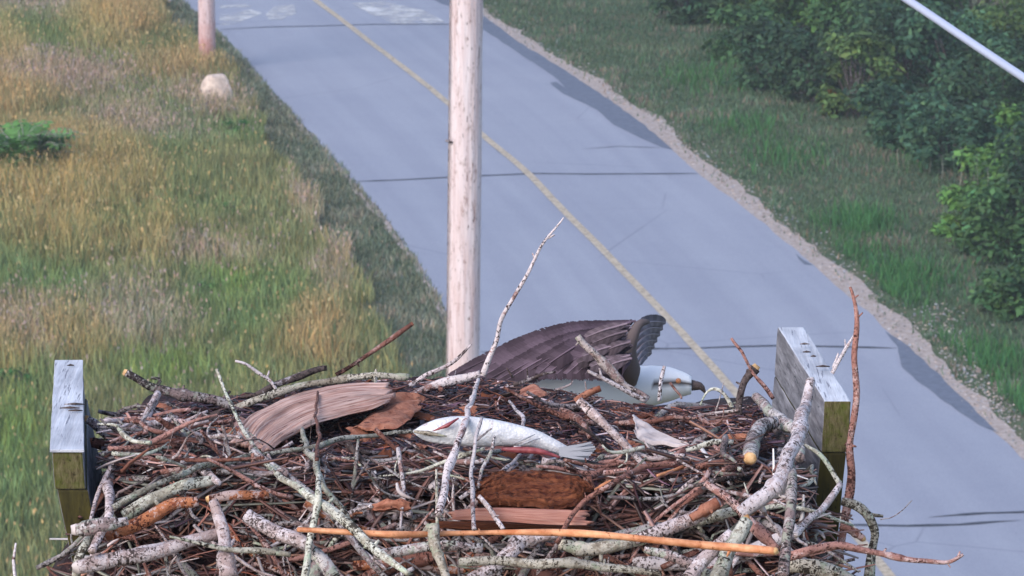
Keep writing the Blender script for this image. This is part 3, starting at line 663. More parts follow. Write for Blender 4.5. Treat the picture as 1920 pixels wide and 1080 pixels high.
def board(label, nearL, nearR, farR, farL, hplank, lean_px, side_right):
    """plank on edge: top quad traced at drop 1.57 m, end face dropping hplank with a lean"""
    z0 = CZ - 1.57
    nl, nr, fr, fl = [W(x, y, dplane(y, 1.57)) for x, y in (nearL, nearR, farR, farL)]
    nr = Vector((nr.x, nl.y, z0)); fr = Vector((fr.x, fl.y, z0))
    root = empty('platform_board', Vector((nl.x, nl.y, z0 - hplank)), label, 'board', 'boards of the nest platform')
    def box(nm, x0, x1, y0, y1, za, zb, lean_a, lean_b, mat, tw=0, xf0=None, xf1=None):
        """x at near / far end given; lean shifts x with z"""
        V = []
        nz_ = 6; ny = 14
        for iy in range(ny + 1):
            s_ = iy / ny; yy_ = lerp(y0, y1, s_); a0 = lerp(x0, xf0, s_); a1 = lerp(x1, xf1, s_)
            for iz in range(nz_ + 1):
                u = iz / nz_; zz = lerp(za, zb, u); sh = lerp(lean_a, lean_b, u)
                w_ = .0009 * noise.noise(Vector((yy_ * 40, zz * 60, x0 * 30)))
                V.append((a0 + sh + w_, yy_ + .0012 * noise.noise(Vector((a0 * 50, zz * 90, 2))), zz)); V.append((a1 + sh + w_, yy_ + .0012 * noise.noise(Vector((a1 * 50, zz * 90, 7))), zz))
        c1 = (nz_ + 1) * 2; Q = []
        for iy in range(ny):
            for iz in range(nz_):
                a_ = iy * c1 + iz * 2; Q += [(a_, a_ + 2, a_ + 2 + c1, a_ + c1), (a_ + 1, a_ + 1 + c1, a_ + 3 + c1, a_ + 3)]
            a_ = iy * c1 + nz_ * 2; Q.append((a_, a_ + 1, a_ + 1 + c1, a_ + c1)); a_ = iy * c1; Q.append((a_, a_ + c1, a_ + 1 + c1, a_ + 1))
        for iz in range(nz_):
            a_ = iz * 2; Q.append((a_, a_ + 1, a_ + 3, a_ + 2)); a_ += ny * c1; Q.append((a_, a_ + 2, a_ + 3, a_ + 1))
        me = bpy.data.meshes.new(nm); me.from_pydata([Vector(q) - root.location for q in V], [], Q); me.validate(); me.update()
        for mm in (mat if isinstance(mat, list) else [mat]): me.materials.append(mm)
        if isinstance(mat, list):
            for p in me.polygons:
                nrm = p.normal
                p.material_index = 0 if abs(nrm.z) > .8 else (1 if abs(nrm.y) > .8 else 2)
        o = bpy.data.objects.new(nm, me); link(o, root)
        bv = o.modifiers.new('bevel', 'BEVEL'); bv.width = .0022; bv.segments = 2; bv.limit_method = 'ANGLE'
        return o
    return root, box, nl, nr, fr, fl, z0
side = M['bside']
root, box, nl, nr, fr, fl, z0 = board('weathered wooden platform board at the left of the nest, bleached on top', (97, 848), (156, 845), (155, 679), (104, 681), .20, 0, True)
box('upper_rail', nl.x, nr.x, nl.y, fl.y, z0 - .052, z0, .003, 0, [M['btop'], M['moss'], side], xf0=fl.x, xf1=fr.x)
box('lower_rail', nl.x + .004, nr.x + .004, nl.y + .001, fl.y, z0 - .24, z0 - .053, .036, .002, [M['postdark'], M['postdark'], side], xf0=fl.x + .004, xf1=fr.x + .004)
box('cap', nl.x - .0025, nr.x + .002, nl.y - .003, fl.y + .002, z0 + .0005, z0 + .0045, 0, 0, [M['btop'], M['btop'], M['btop']], xf0=fl.x - .001, xf1=fr.x + .001)
root, box, nl, nr, fr, fl, z0 = board('weathered wooden platform board at the right of the nest, mossy end grain', (1546, 752), (1595, 748), (1508, 613), (1458, 613), .24, 0, False)
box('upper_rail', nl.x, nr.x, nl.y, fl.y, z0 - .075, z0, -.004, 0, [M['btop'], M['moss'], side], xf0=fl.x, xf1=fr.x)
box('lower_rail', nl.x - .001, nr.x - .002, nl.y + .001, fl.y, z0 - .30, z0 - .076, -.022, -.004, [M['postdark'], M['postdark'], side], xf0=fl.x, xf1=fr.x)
# knots, cracks and droppings lie on the board tops
for (px, py, L) in ((1530, 687, .02), (1505, 660, .012), (1520, 668, .008), (1500, 645, .014), (120, 758, .03), (112, 765, .028), (128, 770, .02), (126, 685, .01)):
    p = W(px, py, dplane(py, 1.562)); mb = MB(); mb.tube([p, p + Vector((L * .5, .002, .0004)), p + Vector((L, 0, 0))], [.0006, .0016, .0006], 5, rough=.2)
    o = mb.build('crack', M['dark'], None); o['label'] = 'dark short crack'; child_at(o, root if px > 900 else [q for q in bpy.data.objects if q.name == 'platform_board'][0])

# ------------------------------------------------------------------ nest body
nest = empty('bird_nest', (W(830, 860, 6.65).x, 6.6, ZT - .5), 'huge osprey nest of piled sticks, bark and dirt on the wooden platform', 'nest')
NC = Vector((W(835, 860, 6.65).x, 6.72))
SIL = [(100, 800), (200, 785), (260, 765), (400, 752), (480, 745), (620, 722), (760, 716), (900, 716), (1000, 728), (1100, 748), (1200, 766), (1320, 772), (1430, 765), (1500, 800), (1600, 830)]
SX, SY = [q[0] for q in SIL], [q[1] for q in SIL]
def sil(px): return float(np.interp(px, SX, SY))
def w2p(p):
    d = p.y * CP - (p.z - CZ) * SP; return 960 + F * p.x / d, 540 - F * (p.y * SP + (p.z - CZ) * CP) / d
def allowed(p, tol=0):
    """may a loose stick end here? keeps the boards and the ragged outline of the far rim clear"""
    a, b = w2p(p)
    if b < sil(a) - tol: return False
    if a < 178 and b < 1000 - (a - 100) * .6: return False
    if a > 1535 and b < 960 or a > 1650: return False
    if a > 1440 and b < 800: return False
    return True
LARGE = [(1425, 826, 48, 48), (1085, 845, 50, 20), (920, 812, 165, 28), (590, 780, 150, 36), (1005, 922, 108, 30), (980, 970, 130, 16), (1240, 815, 70, 26), (728, 778, 60, 24), (1465, 800, 45, 40)]
def clear_of_large(p):
    """keeps loose twigs from burying the large pieces that lie on top of the nest"""
    a, b = w2p(p); return all(((a - q[0]) / q[2]) ** 2 + ((b - q[1]) / q[3]) ** 2 > 1 for q in LARGE)
def zs(x, y):
    """height of the nest surface"""
    z = ZT - .012
    z -= (sil(960 + F * x / 6.9) - 716) / 1290 * min(1, max(0, (y - 6.45) / .5))
    if y < YF: z -= (YF - y) * 1.3
    dx = abs(x - NC.x)
    if dx > .46: z -= (dx - .46) * 1.5
    if y > 7.05: z -= (y - 7.05) * 2.2
    z += .022 * math.exp(-((dx - .42) / .10) ** 2) * (y > YF)
    return z + .010 * noise.noise(Vector((x * 9, y * 9, 0))) + .006 * noise.noise(Vector((x * 30, y * 30, 3)))
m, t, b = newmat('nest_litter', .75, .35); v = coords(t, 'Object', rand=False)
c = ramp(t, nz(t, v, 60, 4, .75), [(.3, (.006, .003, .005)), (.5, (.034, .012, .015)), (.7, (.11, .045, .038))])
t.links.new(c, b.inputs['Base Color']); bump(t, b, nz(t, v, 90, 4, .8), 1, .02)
nx, ny = 150, 120; V = []
for j in range(ny + 1):
    for i in range(nx + 1):
        x = lerp(NC.x - .60, NC.x + .60, i / nx); y = lerp(5.85, 7.30, j / ny); V.append((x, y, zs(x, y) - .02))
Q = [(j * (nx + 1) + i, j * (nx + 1) + i + 1, (j + 1) * (nx + 1) + i + 1, (j + 1) * (nx + 1) + i) for j in range(ny) for i in range(nx)
     if (abs(lerp(-.60, .60, (i + .5) / nx)) < .55)]
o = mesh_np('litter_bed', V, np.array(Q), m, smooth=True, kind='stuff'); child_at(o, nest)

# fine litter: thousands of twigs and chips
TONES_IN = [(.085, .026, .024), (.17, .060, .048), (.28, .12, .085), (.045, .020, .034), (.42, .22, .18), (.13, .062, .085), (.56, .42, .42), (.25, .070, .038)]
TONES_IN = [tuple(z_ * .5 for z_ in q) for q in TONES_IN[:6]] * 2 + [tuple(z_ * .85 for z_ in q) for q in TONES_IN] + [(.03, .022, .038), (.05, .038, .055)]  # lowered copies put the shade of the bowl into the litter's colour
TONES_OUT = [(.16, .075, .06), (.28, .12, .09), (.30, .17, .15), (.38, .31, .30), (.13, .08, .07), (.30, .15, .10), (.46, .42, .42), (.20, .19, .15)]
def twig_batch(n, lo, hi, r0, r1, region, tones, lift, tilt=.25, name='fine_twigs', aniso=.5, curve=.07):
    Vs = []; Fs = []; Cs = []; off = 0; rr = random.Random(name + str(n))
    for k in range(n):
        x, y = region(rr); L = rr.uniform(lo, hi) * rr.choice((.5, 1, 1, 1.4)); r = rr.uniform(r0, r1)
        a = rr.gauss(0, aniso) if rr.random() < .65 else rr.uniform(-1.57, 1.57)
        d = Vector((math.cos(a), math.sin(a), rr.gauss(0, tilt))).normalized(); c0 = Vector((x, y, zs(x, y) + rr.uniform(-.006, lift)))
        if y < YF: d = Vector((d.x, d.y * .45, d.y * .75 + d.z)).normalized()
        bend = Vector((rr.gauss(0, 1), rr.gauss(0, 1), rr.gauss(0, .7))) * L * curve * (1 if L < .04 else .55)
        P = [c0 - d * L / 2, c0 - d * L * .17 + bend, c0 + d * L * .17 + bend, c0 + d * L / 2 - bend * .3]
        if not (allowed(P[0], 8) and allowed(P[-1], 8)) or (L > .035 and not (clear_of_large(P[0]) and clear_of_large(P[2]))): continue
        s_ = d.cross(Vector((0, 0, 1))).normalized(); u_ = s_.cross(d)
        tn = rr.choice(tones); q = rr.choice((.35, .6, .8, 1, 1.2, 1.7)) * rr.uniform(.8, 1.2); tn = [min(1, z_ * q) for z_ in tn]
        for i, p in enumerate(P):
            rq = r * (.9, 1.1, 1, .55)[i]
            for j in range(3):
                an = j * 2.094; Vs.append(p + (s_ * math.cos(an) + u_ * math.sin(an)) * rq); Cs.append(tn)
        for i in range(3):
            for j in range(3): Fs.append((off + i * 3 + j, off + i * 3 + (j + 1) % 3, off + i * 3 + 3 + (j + 1) % 3, off + i * 3 + 3 + j))
        off += 12
    o = mesh_np(name, [tuple(v_) for v_ in Vs], np.array(Fs), M['bits'], colors=np.array(Cs), kind='stuff'); child_at(o, nest)
def reg_in(rr):
    while True:
        x = NC.x + rr.uniform(-.44, .50); y = rr.uniform(YF, 7.10)
        if ((x - NC.x) / .52) ** 2 + ((y - 6.75) / .45) ** 2 < 1: return x, y
def reg_all(rr): return NC.x + rr.uniform(-.50, .52), rr.uniform(5.95, 7.12)
def reg_rim(rr):
    while True:
        x, y = reg_all(rr)
        if ((x - NC.x - .02) / .44) ** 2 + ((y - 6.78) / .385) ** 2 > 1: return x, y
def reg_front(rr): return NC.x + rr.uniform(-.50, .52), rr.uniform(5.95, YF + .08)
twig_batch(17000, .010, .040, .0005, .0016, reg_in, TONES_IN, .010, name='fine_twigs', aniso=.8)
twig_batch(1500, .04, .09, .0008, .0020, reg_in, TONES_IN, .012, name='small_twigs')
twig_batch(3000, .02, .10, .0006, .0026, reg_rim, TONES_IN + TONES_OUT, .02, name='edge_twigs')
twig_batch(2200, .03, .15, .0008, .0036, reg_front, TONES_OUT + TONES_IN[:3], .02, name='rim_twigs', aniso=.7)
# crooked pale and brown twigs tangled round the rim and down the front
def tangle(mat, n, seed, reg):
    rt = random.Random(seed); mb = MB()
    for k in range(n):
        x, y = reg(rt); L = rt.uniform(.05, .20); r = rt.uniform(.0014, .0042); a = rt.gauss(0, .75)
        c0 = Vector((x, y, zs(x, y) + rt.uniform(.0, .035))); d = Vector((math.cos(a), math.sin(a), rt.gauss(0, .25)))
        if y < YF: d = Vector((d.x, d.y * .5, d.y * .75 + d.z))
        d.normalize(); d *= rt.choice((-1, 1)); P = [c0 - d * L / 2]
        for i in range(5):
            d = (d + Vector((rt.gauss(0, .22), rt.gauss(0, .16), rt.gauss(0, .20)))).normalized(); P.append(P[-1] + d * L / 5)
        if not all(allowed(p, 6) and clear_of_large(p) for p in P): continue
        n_ = 10; path = catmull(P, n_); mb.tube(path, interp([r, r * 1.1, r * .8, r * .5], n_), 6, rough=.2, seed=k, knot=.5)
        for q in range(rt.choice((0, 1, 1, 2))):
            i = rt.randint(2, 8); dv = ((path[i + 1] - path[i]).normalized() + Vector((rt.gauss(0, .5), rt.gauss(0, .4), rt.gauss(0, .6)))).normalized(); l2 = L * rt.uniform(.12, .4); T = [path[i], path[i] + dv * l2 * .5, path[i] + (dv + Vector((rt.gauss(0, .3), 0, rt.gauss(0, .3)))) * l2]
            if allowed(T[-1], 10): mb.tube(catmull(T, 4), interp([r * .6, r * .3], 4), 5, rough=.2, seed=q)
    o = mb.build('tangled_twigs', M[mat], None, kind='stuff'); child_at(o, nest)
for i_, (mt_, cnt_) in enumerate((('grey', 260), ('pale', 210), ('green', 130), ('brown', 170), ('pink', 150), ('white', 90))): tangle(mt_, cnt_, 40 + i_, reg_rim)
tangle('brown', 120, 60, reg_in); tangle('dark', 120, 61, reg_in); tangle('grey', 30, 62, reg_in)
# bark and leaf chips
rr = random.Random(5); Vs = []; Fs = []; Cs = []
for k in range(8000):
    x, y = reg_in(rr) if k % 4 else reg_all(rr); s_ = rr.uniform(.002, .0075) * rr.choice((.6, 1, 1, 1.5)); a = rr.uniform(0, 3.14); c0 = Vector((x, y, zs(x, y) + rr.uniform(-.006, .007)))
    if not allowed(c0, -2): continue
    u_ = Vector((math.cos(a), math.sin(a), rr.gauss(0, .4))); v_ = Vector((-math.sin(a), math.cos(a), rr.gauss(0, .5))) * rr.uniform(.3, .7); nn = u_.cross(v_).normalized() * s_ * .3
    b1 = len(Vs); Vs += [c0 - u_ * s_, c0 + v_ * s_ + nn, c0 + u_ * s_ * rr.uniform(.6, 1.2), c0 - v_ * s_ + nn * rr.uniform(-1, 1)]; Fs.append((b1, b1 + 1, b1 + 2, b1 + 3))
    tn = rr.choice(TONES_IN + [(.5, .42, .40), (.30, .11, .06), (.62, .60, .66)] if rr.random() < .4 else TONES_IN); Cs += [tn] * 4
o = mesh_np('bark_chips', [tuple(q) for q in Vs], np.array(Fs), M['bits'], colors=np.array(Cs), kind='stuff'); child_at(o, nest)

# flakes of bark and rotten wood, each its own piece
flakes = []
for k in range(14):
    rf = random.Random(900 + k); L = rf.uniform(.018, .045); wd = L * rf.uniform(.25, .55); th = rf.uniform(.0015, .005); nu, nv = 9, 5; V = []
    cv = rf.uniform(-.35, .5)
    for sd_ in (1, -1):
        for j in range(nv):
            for i in range(nu):
                u, v_ = i / (nu - 1) * 2 - 1, j / (nv - 1) * 2 - 1; q = noise.noise(Vector((u * 2.5, v_ * 2.5, k * 7)))
                V.append((u * L * (1 + .25 * noise.noise(Vector((v_ * 3, k, 1)))), v_ * wd * (1 - .55 * abs(u) ** 2) * (1 + .5 * noise.noise(Vector((u * 4, k, 5)))), cv * wd * v_ * v_ + .004 * q + sd_ * th * (1 - .8 * max(abs(u), abs(v_)) ** 3)))
    Q = []; m0 = nu * nv
    for j in range(nv - 1):
        for i in range(nu - 1):
            a_ = j * nu + i; Q += [(a_, a_ + 1, a_ + nu + 1, a_ + nu), (m0 + a_, m0 + a_ + nu, m0 + a_ + nu + 1, m0 + a_ + 1)]
    rim = [i for i in range(nu)] + [j * nu + nu - 1 for j in range(1, nv)] + [(nv - 1) * nu + i for i in range(nu - 2, -1, -1)] + [j * nu for j in range(nv - 2, 0, -1)]
    for a_, b_ in zip(rim, rim[1:] + rim[:1]): Q.append((a_, m0 + a_, m0 + b_, b_))
    me = bpy.data.meshes.new('bark_flake'); me.from_pydata(V, [], Q); me.update(); me.materials.append(M[['barkchip', 'rot', 'brown', 'rot', 'barkchip', 'dark', 'debris'][k % 7]]); flakes.append(me)
rf = random.Random(77)
for k in range(230):
    x, y = reg_in(rf) if k % 5 else reg_all(rf); c0 = Vector((x, y, zs(x, y) + rf.uniform(.002, .012)))
    if not allowed(c0, -8) or not clear_of_large(c0): continue
    o = bpy.data.objects.new('bark_flake', rf.choice(flakes[:13] if k % 6 else flakes)); o.parent = nest; o.location = c0 - nest.location
    o.rotation_euler = (rf.gauss(.25, .35), rf.gauss(0, .25), rf.gauss(0, 1.0)); o.scale = (rf.uniform(.35, 1),) * 3; COL.objects.link(o)

# ordinary sticks: parts of the nest
protos = []; thick = []
matsP = ['grey', 'grey', 'pale', 'green', 'brown', 'brown', 'pink', 'dark', 'pale', 'orange', 'grey', 'brown']
for k in range(36):
    rr = random.Random(100 + k); L = rr.uniform(.16, .42); r = rr.uniform(.0035, .0085); n = 10
    P = [Vector((-L / 2 + L * i / 3, rr.gauss(0, L * .045), rr.gauss(0, L * .035))) for i in range(4)]
    mb = MB(); path = catmull(P, n); mb.tube(path, interp([r, r * .95, r * .8, r * .55], n), 7, rough=.16, seed=k, knot=.3)
    for q in range(rr.randint(0, 3)):
        i = rr.randint(2, n - 2); d = Vector((rr.uniform(.3, 1), rr.gauss(0, .8), rr.gauss(0, .6))).normalized(); l2 = rr.uniform(.015, .09); rb = r * rr.uniform(.3, .55)
        mb.tube(catmull([path[i], path[i] + d * l2 * .5 + Vector((0, 0, rr.gauss(0, .006))), path[i] + d * l2], 4), interp([rb, rb * .5], 4), 5, rough=.1, seed=q)
    me_o = mb.build('stick', M[matsP[k % 12]], None); me = me_o.data; bpy.data.objects.remove(me_o); protos.append((me, r))
for k in range(16):
    rr = random.Random(300 + k); L = rr.uniform(.16, .38); r = rr.uniform(.0085, .0135); n = 16
    P = [Vector((-L / 2 + L * i / 4, rr.gauss(0, L * .05), rr.gauss(0, L * .05))) for i in range(5)]
    mb = MB(); path = catmull(P, n); mb.tube(path, interp([r * .9, r, r * .9, r * .75], n), 9, rough=.22, seed=k + 50, knot=.35)
    for q in range(rr.randint(1, 4)):
        i = rr.randint(2, n - 2); d = Vector((rr.uniform(.2, 1), rr.gauss(0, .9), rr.gauss(0, .7))).normalized(); l2 = rr.choice((.02, .03, .12)); rb = r * rr.uniform(.35, .55)
        mb.tube(catmull([path[i], path[i] + d * l2 * .5 + Vector((0, 0, rr.gauss(0, .008))), path[i] + d * l2], 4), interp([rb, rb * .5], 4), 6, rough=.15, seed=q)
    me_o = mb.build('stick', M[['grey', 'pale', 'pink', 'green', 'grey', 'brown', 'pale', 'orange'][k % 8]], None); me = me_o.data; bpy.data.objects.remove(me_o); thick.append((me, r))
THK = [q[0] for q in thick]
def place(me, x, y, lift, yaw, pitch, roll, sc_=1.0):
    o = bpy.data.objects.new('stick', me); o.parent = nest
    o.location = Vector((x, y, zs(x, y) + lift)) - nest.location; o.rotation_euler = (roll, pitch, yaw); o.scale = (sc_,) * 3
    e = Vector((.19 * sc_, 0, 0)); e.rotate(o.rotation_euler); c0 = o.location + nest.location
    if not all(clear_of_large(c0 + e * q) for q in (-1, -.5, 0, .5, 1)): bpy.data.objects.remove(o); return 0
    if not (allowed(c0 + e) and allowed(c0 - e)) or (me in THK and min(w2p(c0 + e)[1], w2p(c0 - e)[1]) < 945): bpy.data.objects.remove(o); return 0
    COL.objects.link(o); return 1
rr = random.Random(11)
for k in range(218):                                   # front face
    me, r = rr.choice(thick if k % 5 < 2 else protos); x = NC.x + rr.uniform(-.47, .50); y = rr.uniform(5.98, YF - .03 if k % 5 < 2 else YF + .05)
    yaw = rr.gauss(0, .45); s_ = 1.3 * math.sin(yaw) 
    place(me, x, y, rr.uniform(.0, .035), yaw, -math.atan(s_) * .8 + rr.gauss(0, .12), rr.uniform(0, 6.28), rr.uniform(.8, 1.2))
for k in range(100):                                    # left and right flanks
    me, r = rr.choice(protos); sg = rr.choice((-1, 1)); x = NC.x + sg * rr.uniform(.30, .50); y = rr.uniform(6.1, 7.0)
    place(me, x, y, rr.uniform(-.01, .03), rr.choice((1, -1)) * rr.gauss(.75, .35), rr.gauss(0, .22), rr.uniform(0, 6.28), rr.uniform(.5, .9))
for k in range(60):                                    # far rim
    me, r = rr.choice(protos); x = NC.x + rr.uniform(-.42, .46); y = rr.uniform(6.98, 7.12)
    place(me, x, y, rr.uniform(-.014, .004), rr.gauss(0, .25), rr.gauss(0, .05), rr.uniform(0, 6.28), rr.uniform(.3, .6))
for k in range(46):                                    # inside, thinner and darker
    me, r = rr.choice([protos[i] for i in range(36) if matsP[i % 12] in ('brown', 'dark', 'pink', 'grey')]); x, y = reg_in(rr)
    place(me, x, y, rr.uniform(.0, .006), rr.gauss(0, .7), rr.gauss(0, .03), rr.uniform(0, 6.28), rr.uniform(.18, .42))

# ------------------------------------------------------------------ branches one can point to
def branch(label, pts, dia, mat, off=.025, d=None, cut='', twigs=(), cat='branch', name='branch', group=None, rough=.12, sides=10, knot=.25, cutmat='cut'):
    """pts traced on the photograph, laid on the nest; dia in photograph pixels (list along the branch)"""
    def dep(i, p):
        if d is None: return surf_depth(p[1]) - off
        return d[i] if isinstance(d, (list, tuple)) else d
    P = [W(p[0], p[1], dep(i, p)) for i, p in enumerate(pts)]
    L = sum((b_ - a_).length for a_, b_ in zip(P[:-1], P[1:])); n = max(16, int(L / .007))
    path = catmull(P, n); dd = dia if isinstance(dia, (list, tuple)) else [dia, dia]
    sd_ = int(pts[0][0] * 3 + pts[0][1]); rad = interp([q / 2 / F * 6.75 for q in dd], n)
    # small natural wander
    for i in range(1, n):
        s_ = i / n; path[i] = path[i] + Vector((noise.noise(Vector((s_ * L * 16, sd_, 0))), 0, noise.noise(Vector((s_ * L * 16, sd_, 9))))) * (0 if mat == 'cane' else .0055) * min(1, 4 * s_, 4 * (1 - s_))
    org = path[0].copy(); mb = MB(); mb.tube(path, rad, sides, rough=rough, seed=sd_, knot=knot)
    rr = random.Random(sd_)
    for i in range(4, n - 3):                       # little stubs
        if rr.random() < .075:
            dv = Vector((rr.gauss(0, 1), rr.gauss(0, .6), rr.gauss(0, 1))).normalized(); ln = rad[i] * rr.uniform(1.3, 2.8)
            mb.tube([path[i], path[i] + dv * ln * .6, path[i] + dv * ln], [rad[i] * .5, rad[i] * .38, rad[i] * .22], 6, rough=.1, seed=i)
    for tp, td in twigs:
        TP = [W(q[0], q[1], (dep(0, q) if d is None else (d if not isinstance(d, (list, tuple)) else d[0])) - (q[2] if len(q) > 2 else 0)) for q in tp]
        m_ = max(5, int(sum((b_ - a_).length for a_, b_ in zip(TP[:-1], TP[1:])) / .008)); 
        mb.tube(catmull(TP, m_), interp([td / 2 / F * 6.75, td * .6 / 2 / F * 6.75], m_), 7, rough=rough, seed=sd_ + 5, knot=knot)
    o = mb.build(name, M[mat], None, loc=tuple(org)); link(o, None, label, cat, group)
    for e in cut:
        i0, i1 = (0, 1) if e == 's' else (n, n - 1); c0 = path[i0]; dv = (path[i0] - path[i1]).normalized(); r = rad[i0]
        s_ = dv.cross(Vector((.1, .3, 1))).normalized(); u_ = dv.cross(s_); Vv = [c0 + dv * r * .75]
        for j in range(10):
            a = j * .6283; Vv.append(c0 + dv * r * (.55 + .25 * math.sin(a * 2 + sd_)) + (s_ * math.cos(a) + u_ * math.sin(a)) * r * .72)
        for j in range(10):
            a = j * .6283; Vv.append(c0 - dv * r * .1 + (s_ * math.cos(a) + u_ * math.sin(a)) * r * 1.0)
        F3 = [(0, 1 + j, 1 + (j + 1) % 10) for j in range(10)]; F4 = [(1 + j, 11 + j, 11 + (j + 1) % 10, 1 + (j + 1) % 10) for j in range(10)]
        ce = mesh_np('cut_end', [tuple(q) for q in Vv], [np.array(F3), np.array(F4)], M[cutmat], smooth=False, loc=tuple(c0)); child_at(ce, o)
    return o
B_ = branch
# upper left
B_('knobbly grey branch with a tan cut end pointing left above the nest rim', [(236, 699), (262, 712), (292, 728), (345, 740), (400, 750), (434, 762)], [15, 16, 20, 20, 18], 'grey', .05, d=6.95, cut='s', twigs=[([(292, 728), (300, 712), (283, 708)], 9), ([(340, 740), (345, 722)], 6), ([(415, 752), (432, 733)], 9)], knot=.35)
B_('smooth pale branch curving down the left edge and forking near the bottom', [(296, 738), (280, 772), (252, 812), (218, 862), (203, 900), (206, 938), (200, 975), (172, 1034)], [15, 18, 19, 20, 19, 16, 15], 'pale', .07, d=[6.9, 6.85, 6.75, 6.62, 6.55, 6.45, 6.4, 6.35], twigs=[([(212, 868, .35), (184, 925, .40), (170, 975, .47)], 11)], rough=.07)
B_('long thin greenish stick running diagonally from upper left to bottom centre', [(406, 692), (424, 738), (448, 790), (482, 845), (524, 893), (590, 935), (650, 980), (702, 1030), (766, 1076)], [6, 7, 8, 9, 12, 15, 19, 17, 10], 'green', .08, d=[6.8, 6.78, 6.7, 6.6, 6.5, 6.4, 6.33, 6.28, 6.22], rough=.08)
B_('thin twig with black and white blotches rising left behind the rim', [(441, 677), (458, 682), (482, 697), (505, 712), (522, 738)], [5, 6, 7, 7, 5], 'white', .0, d=7.05, twigs=[([(500, 712), (505, 695)], 5)])
B_('short charcoal grey branch leaning on the rim left of the split plank', [(478, 742), (520, 722), (560, 706), (600, 692), (613, 690)], [12, 14, 14, 10], 'dark', .03, d=7.06)
B_('long pale rim branch ending in a whitish blunt tip above the split plank', [(430, 772), (480, 750), (540, 732), (600, 716), (650, 709), (710, 706), (768, 707)], [17, 15, 14, 13, 13, 14, 12], 'green', .04, d=7.02, twigs=[([(706, 706), (704, 692)], 8), ([(704, 706), (704, 745, .08)], 8)])
B_('dark red brown stick with white flakes pointing up right over the meadow', [(630, 703), (665, 682), (705, 655), (740, 630), (772, 608)], [9, 8, 9, 10, 9], 'brown', .0, d=7.04, cut='e', cutmat='barkchip')
B_('thin black and white twig leaning right in front of the thick pole foot', [(768, 724), (805, 702), (845, 682), (868, 662), (884, 645)], [9, 9, 7, 4], 'white', .0, d=7.05)
B_('tall thin lichen covered twig standing highest in front of the road', [(905, 705), (916, 676), (930, 640), (941, 603), (958, 568), (980, 525), (1003, 485), (1028, 447), (1057, 408)], [13, 10, 9, 9, 8, 7, 6, 5, 3], 'white', .0, d=7.0, twigs=[([(1003, 485), (998, 474)], 3), ([(1028, 447), (1040, 440)], 3)], knot=.5)
B_('speckled long stick crossing the fish head, lower half of the tall twig', [(897, 712), (884, 752), (870, 800), (856, 835), (842, 880), (832, 925), (822, 965)], [8, 8, 9, 12, 14, 14], 'white', .10, d=[6.92, 6.70, 6.52, 6.47, 6.42, 6.37, 6.33])
B_('mottled grey white branch rising left, leaning against the flying bird', [(1083, 630), (1096, 648), (1125, 675), (1155, 702), (1185, 728), (1215, 750)], [13, 14, 14, 14, 15, 15], 'grey', .0, d=7.02, twigs=[([(1088, 637), (1080, 648)], 6)], knot=.35)
B_('smooth pink grey twig just below the mottled branch on the far rim', [(1101, 695), (1122, 706), (1152, 722), (1185, 738), (1212, 752)], [6, 8, 9, 10, 10], 'pale', .0, d=7.0, twigs=[([(1128, 708), (1124, 690)], 6)], rough=.06)
B_('short upright white flaky stub on the far rim', [(1246, 686), (1241, 705), (1238, 725), (1236, 752)], [7, 9, 7, 8], 'white', .0, d=7.04)
B_('tiny dark twig right of the white stub', [(1256, 717), (1266, 732), (1278, 748)], [5, 5, 4], 'brown', .0, d=7.05)
B_('curled lichen twig arching over the far rim before the centre line', [(1313, 760), (1319, 745), (1327, 731), (1338, 727), (1351, 733), (1364, 748), (1377, 768), (1388, 788)], [3, 4, 5, 6, 7, 8, 8, 8], 'green', .0, d=6.98)
B_('dark upright branch with a broken tan knob at its top', [(1386, 785), (1387, 750), (1396, 715), (1416, 690)], [13, 13, 14, 18], 'dark', .0, d=6.93, cut='e', twigs=[([(1390, 722), (1380, 716)], 6)])
B_('thin reddish twig with a pale tip leaning left beside the tan knob', [(1371, 634), (1382, 652), (1394, 675), (1410, 698), (1432, 722), (1450, 748)], [5, 6, 6, 7, 7], 'pink', .0, d=6.90)
B_('thick speckled grey branch leaning on the right board', [(1520, 714), (1512, 755), (1500, 800), (1484, 848), (1462, 898), (1430, 932), (1388, 962)], [17, 22, 25, 26, 28, 30, 26], 'pale', .08, d=[6.6, 6.58, 6.5, 6.42, 6.38, 6.36, 6.36], cut='s', cutmat='debris')
B_('straight forked arm of the thick speckled branch running down to the bottom edge', [(1482, 868), (1486, 920), (1480, 970), (1474, 1020), (1468, 1082)], [16, 18, 19, 19, 20], 'grey', .1, d=[6.42, 6.34, 6.28, 6.24, 6.2])
B_('tall pink flaking stick standing outside the right board', [(1594, 538), (1600, 556), (1606, 590), (1606, 640), (1604, 700), (1602, 760), (1598, 830), (1595, 890), (1590, 940), (1580, 990), (1574, 1040), (1570, 1084)], [5, 9, 11, 13, 13, 13, 15, 17, 17, 15, 16], 'pink', .0, d=[6.7] * 12, twigs=[([(1600, 560), (1610, 553)], 4), ([(1604, 600), (1618, 586)], 4)], knot=.3)
B_('pale lichen twig sticking out behind the right board', [(1560, 700), (1574, 676), (1588, 650), (1602, 628)], [8, 8, 7, 4], 'white', .0, d=6.9, twigs=[([(1562, 690), (1572, 662)], 6), ([(1586, 652), (1584, 636)], 4)])
B_('thin bent branch crossing the dark face of the right board', [(1508, 833), (1534, 853), (1556, 880), (1574, 906)], [6, 7, 8, 9], 'green', .0, d=6.45)
B_('smooth brown branch rising to the elbow of the thin bent one', [(1492, 1004), (1520, 975), (1552, 942), (1576, 908)], [11, 13, 13, 11], 'pale', .0, d=[6.3, 6.33, 6.38, 6.42])
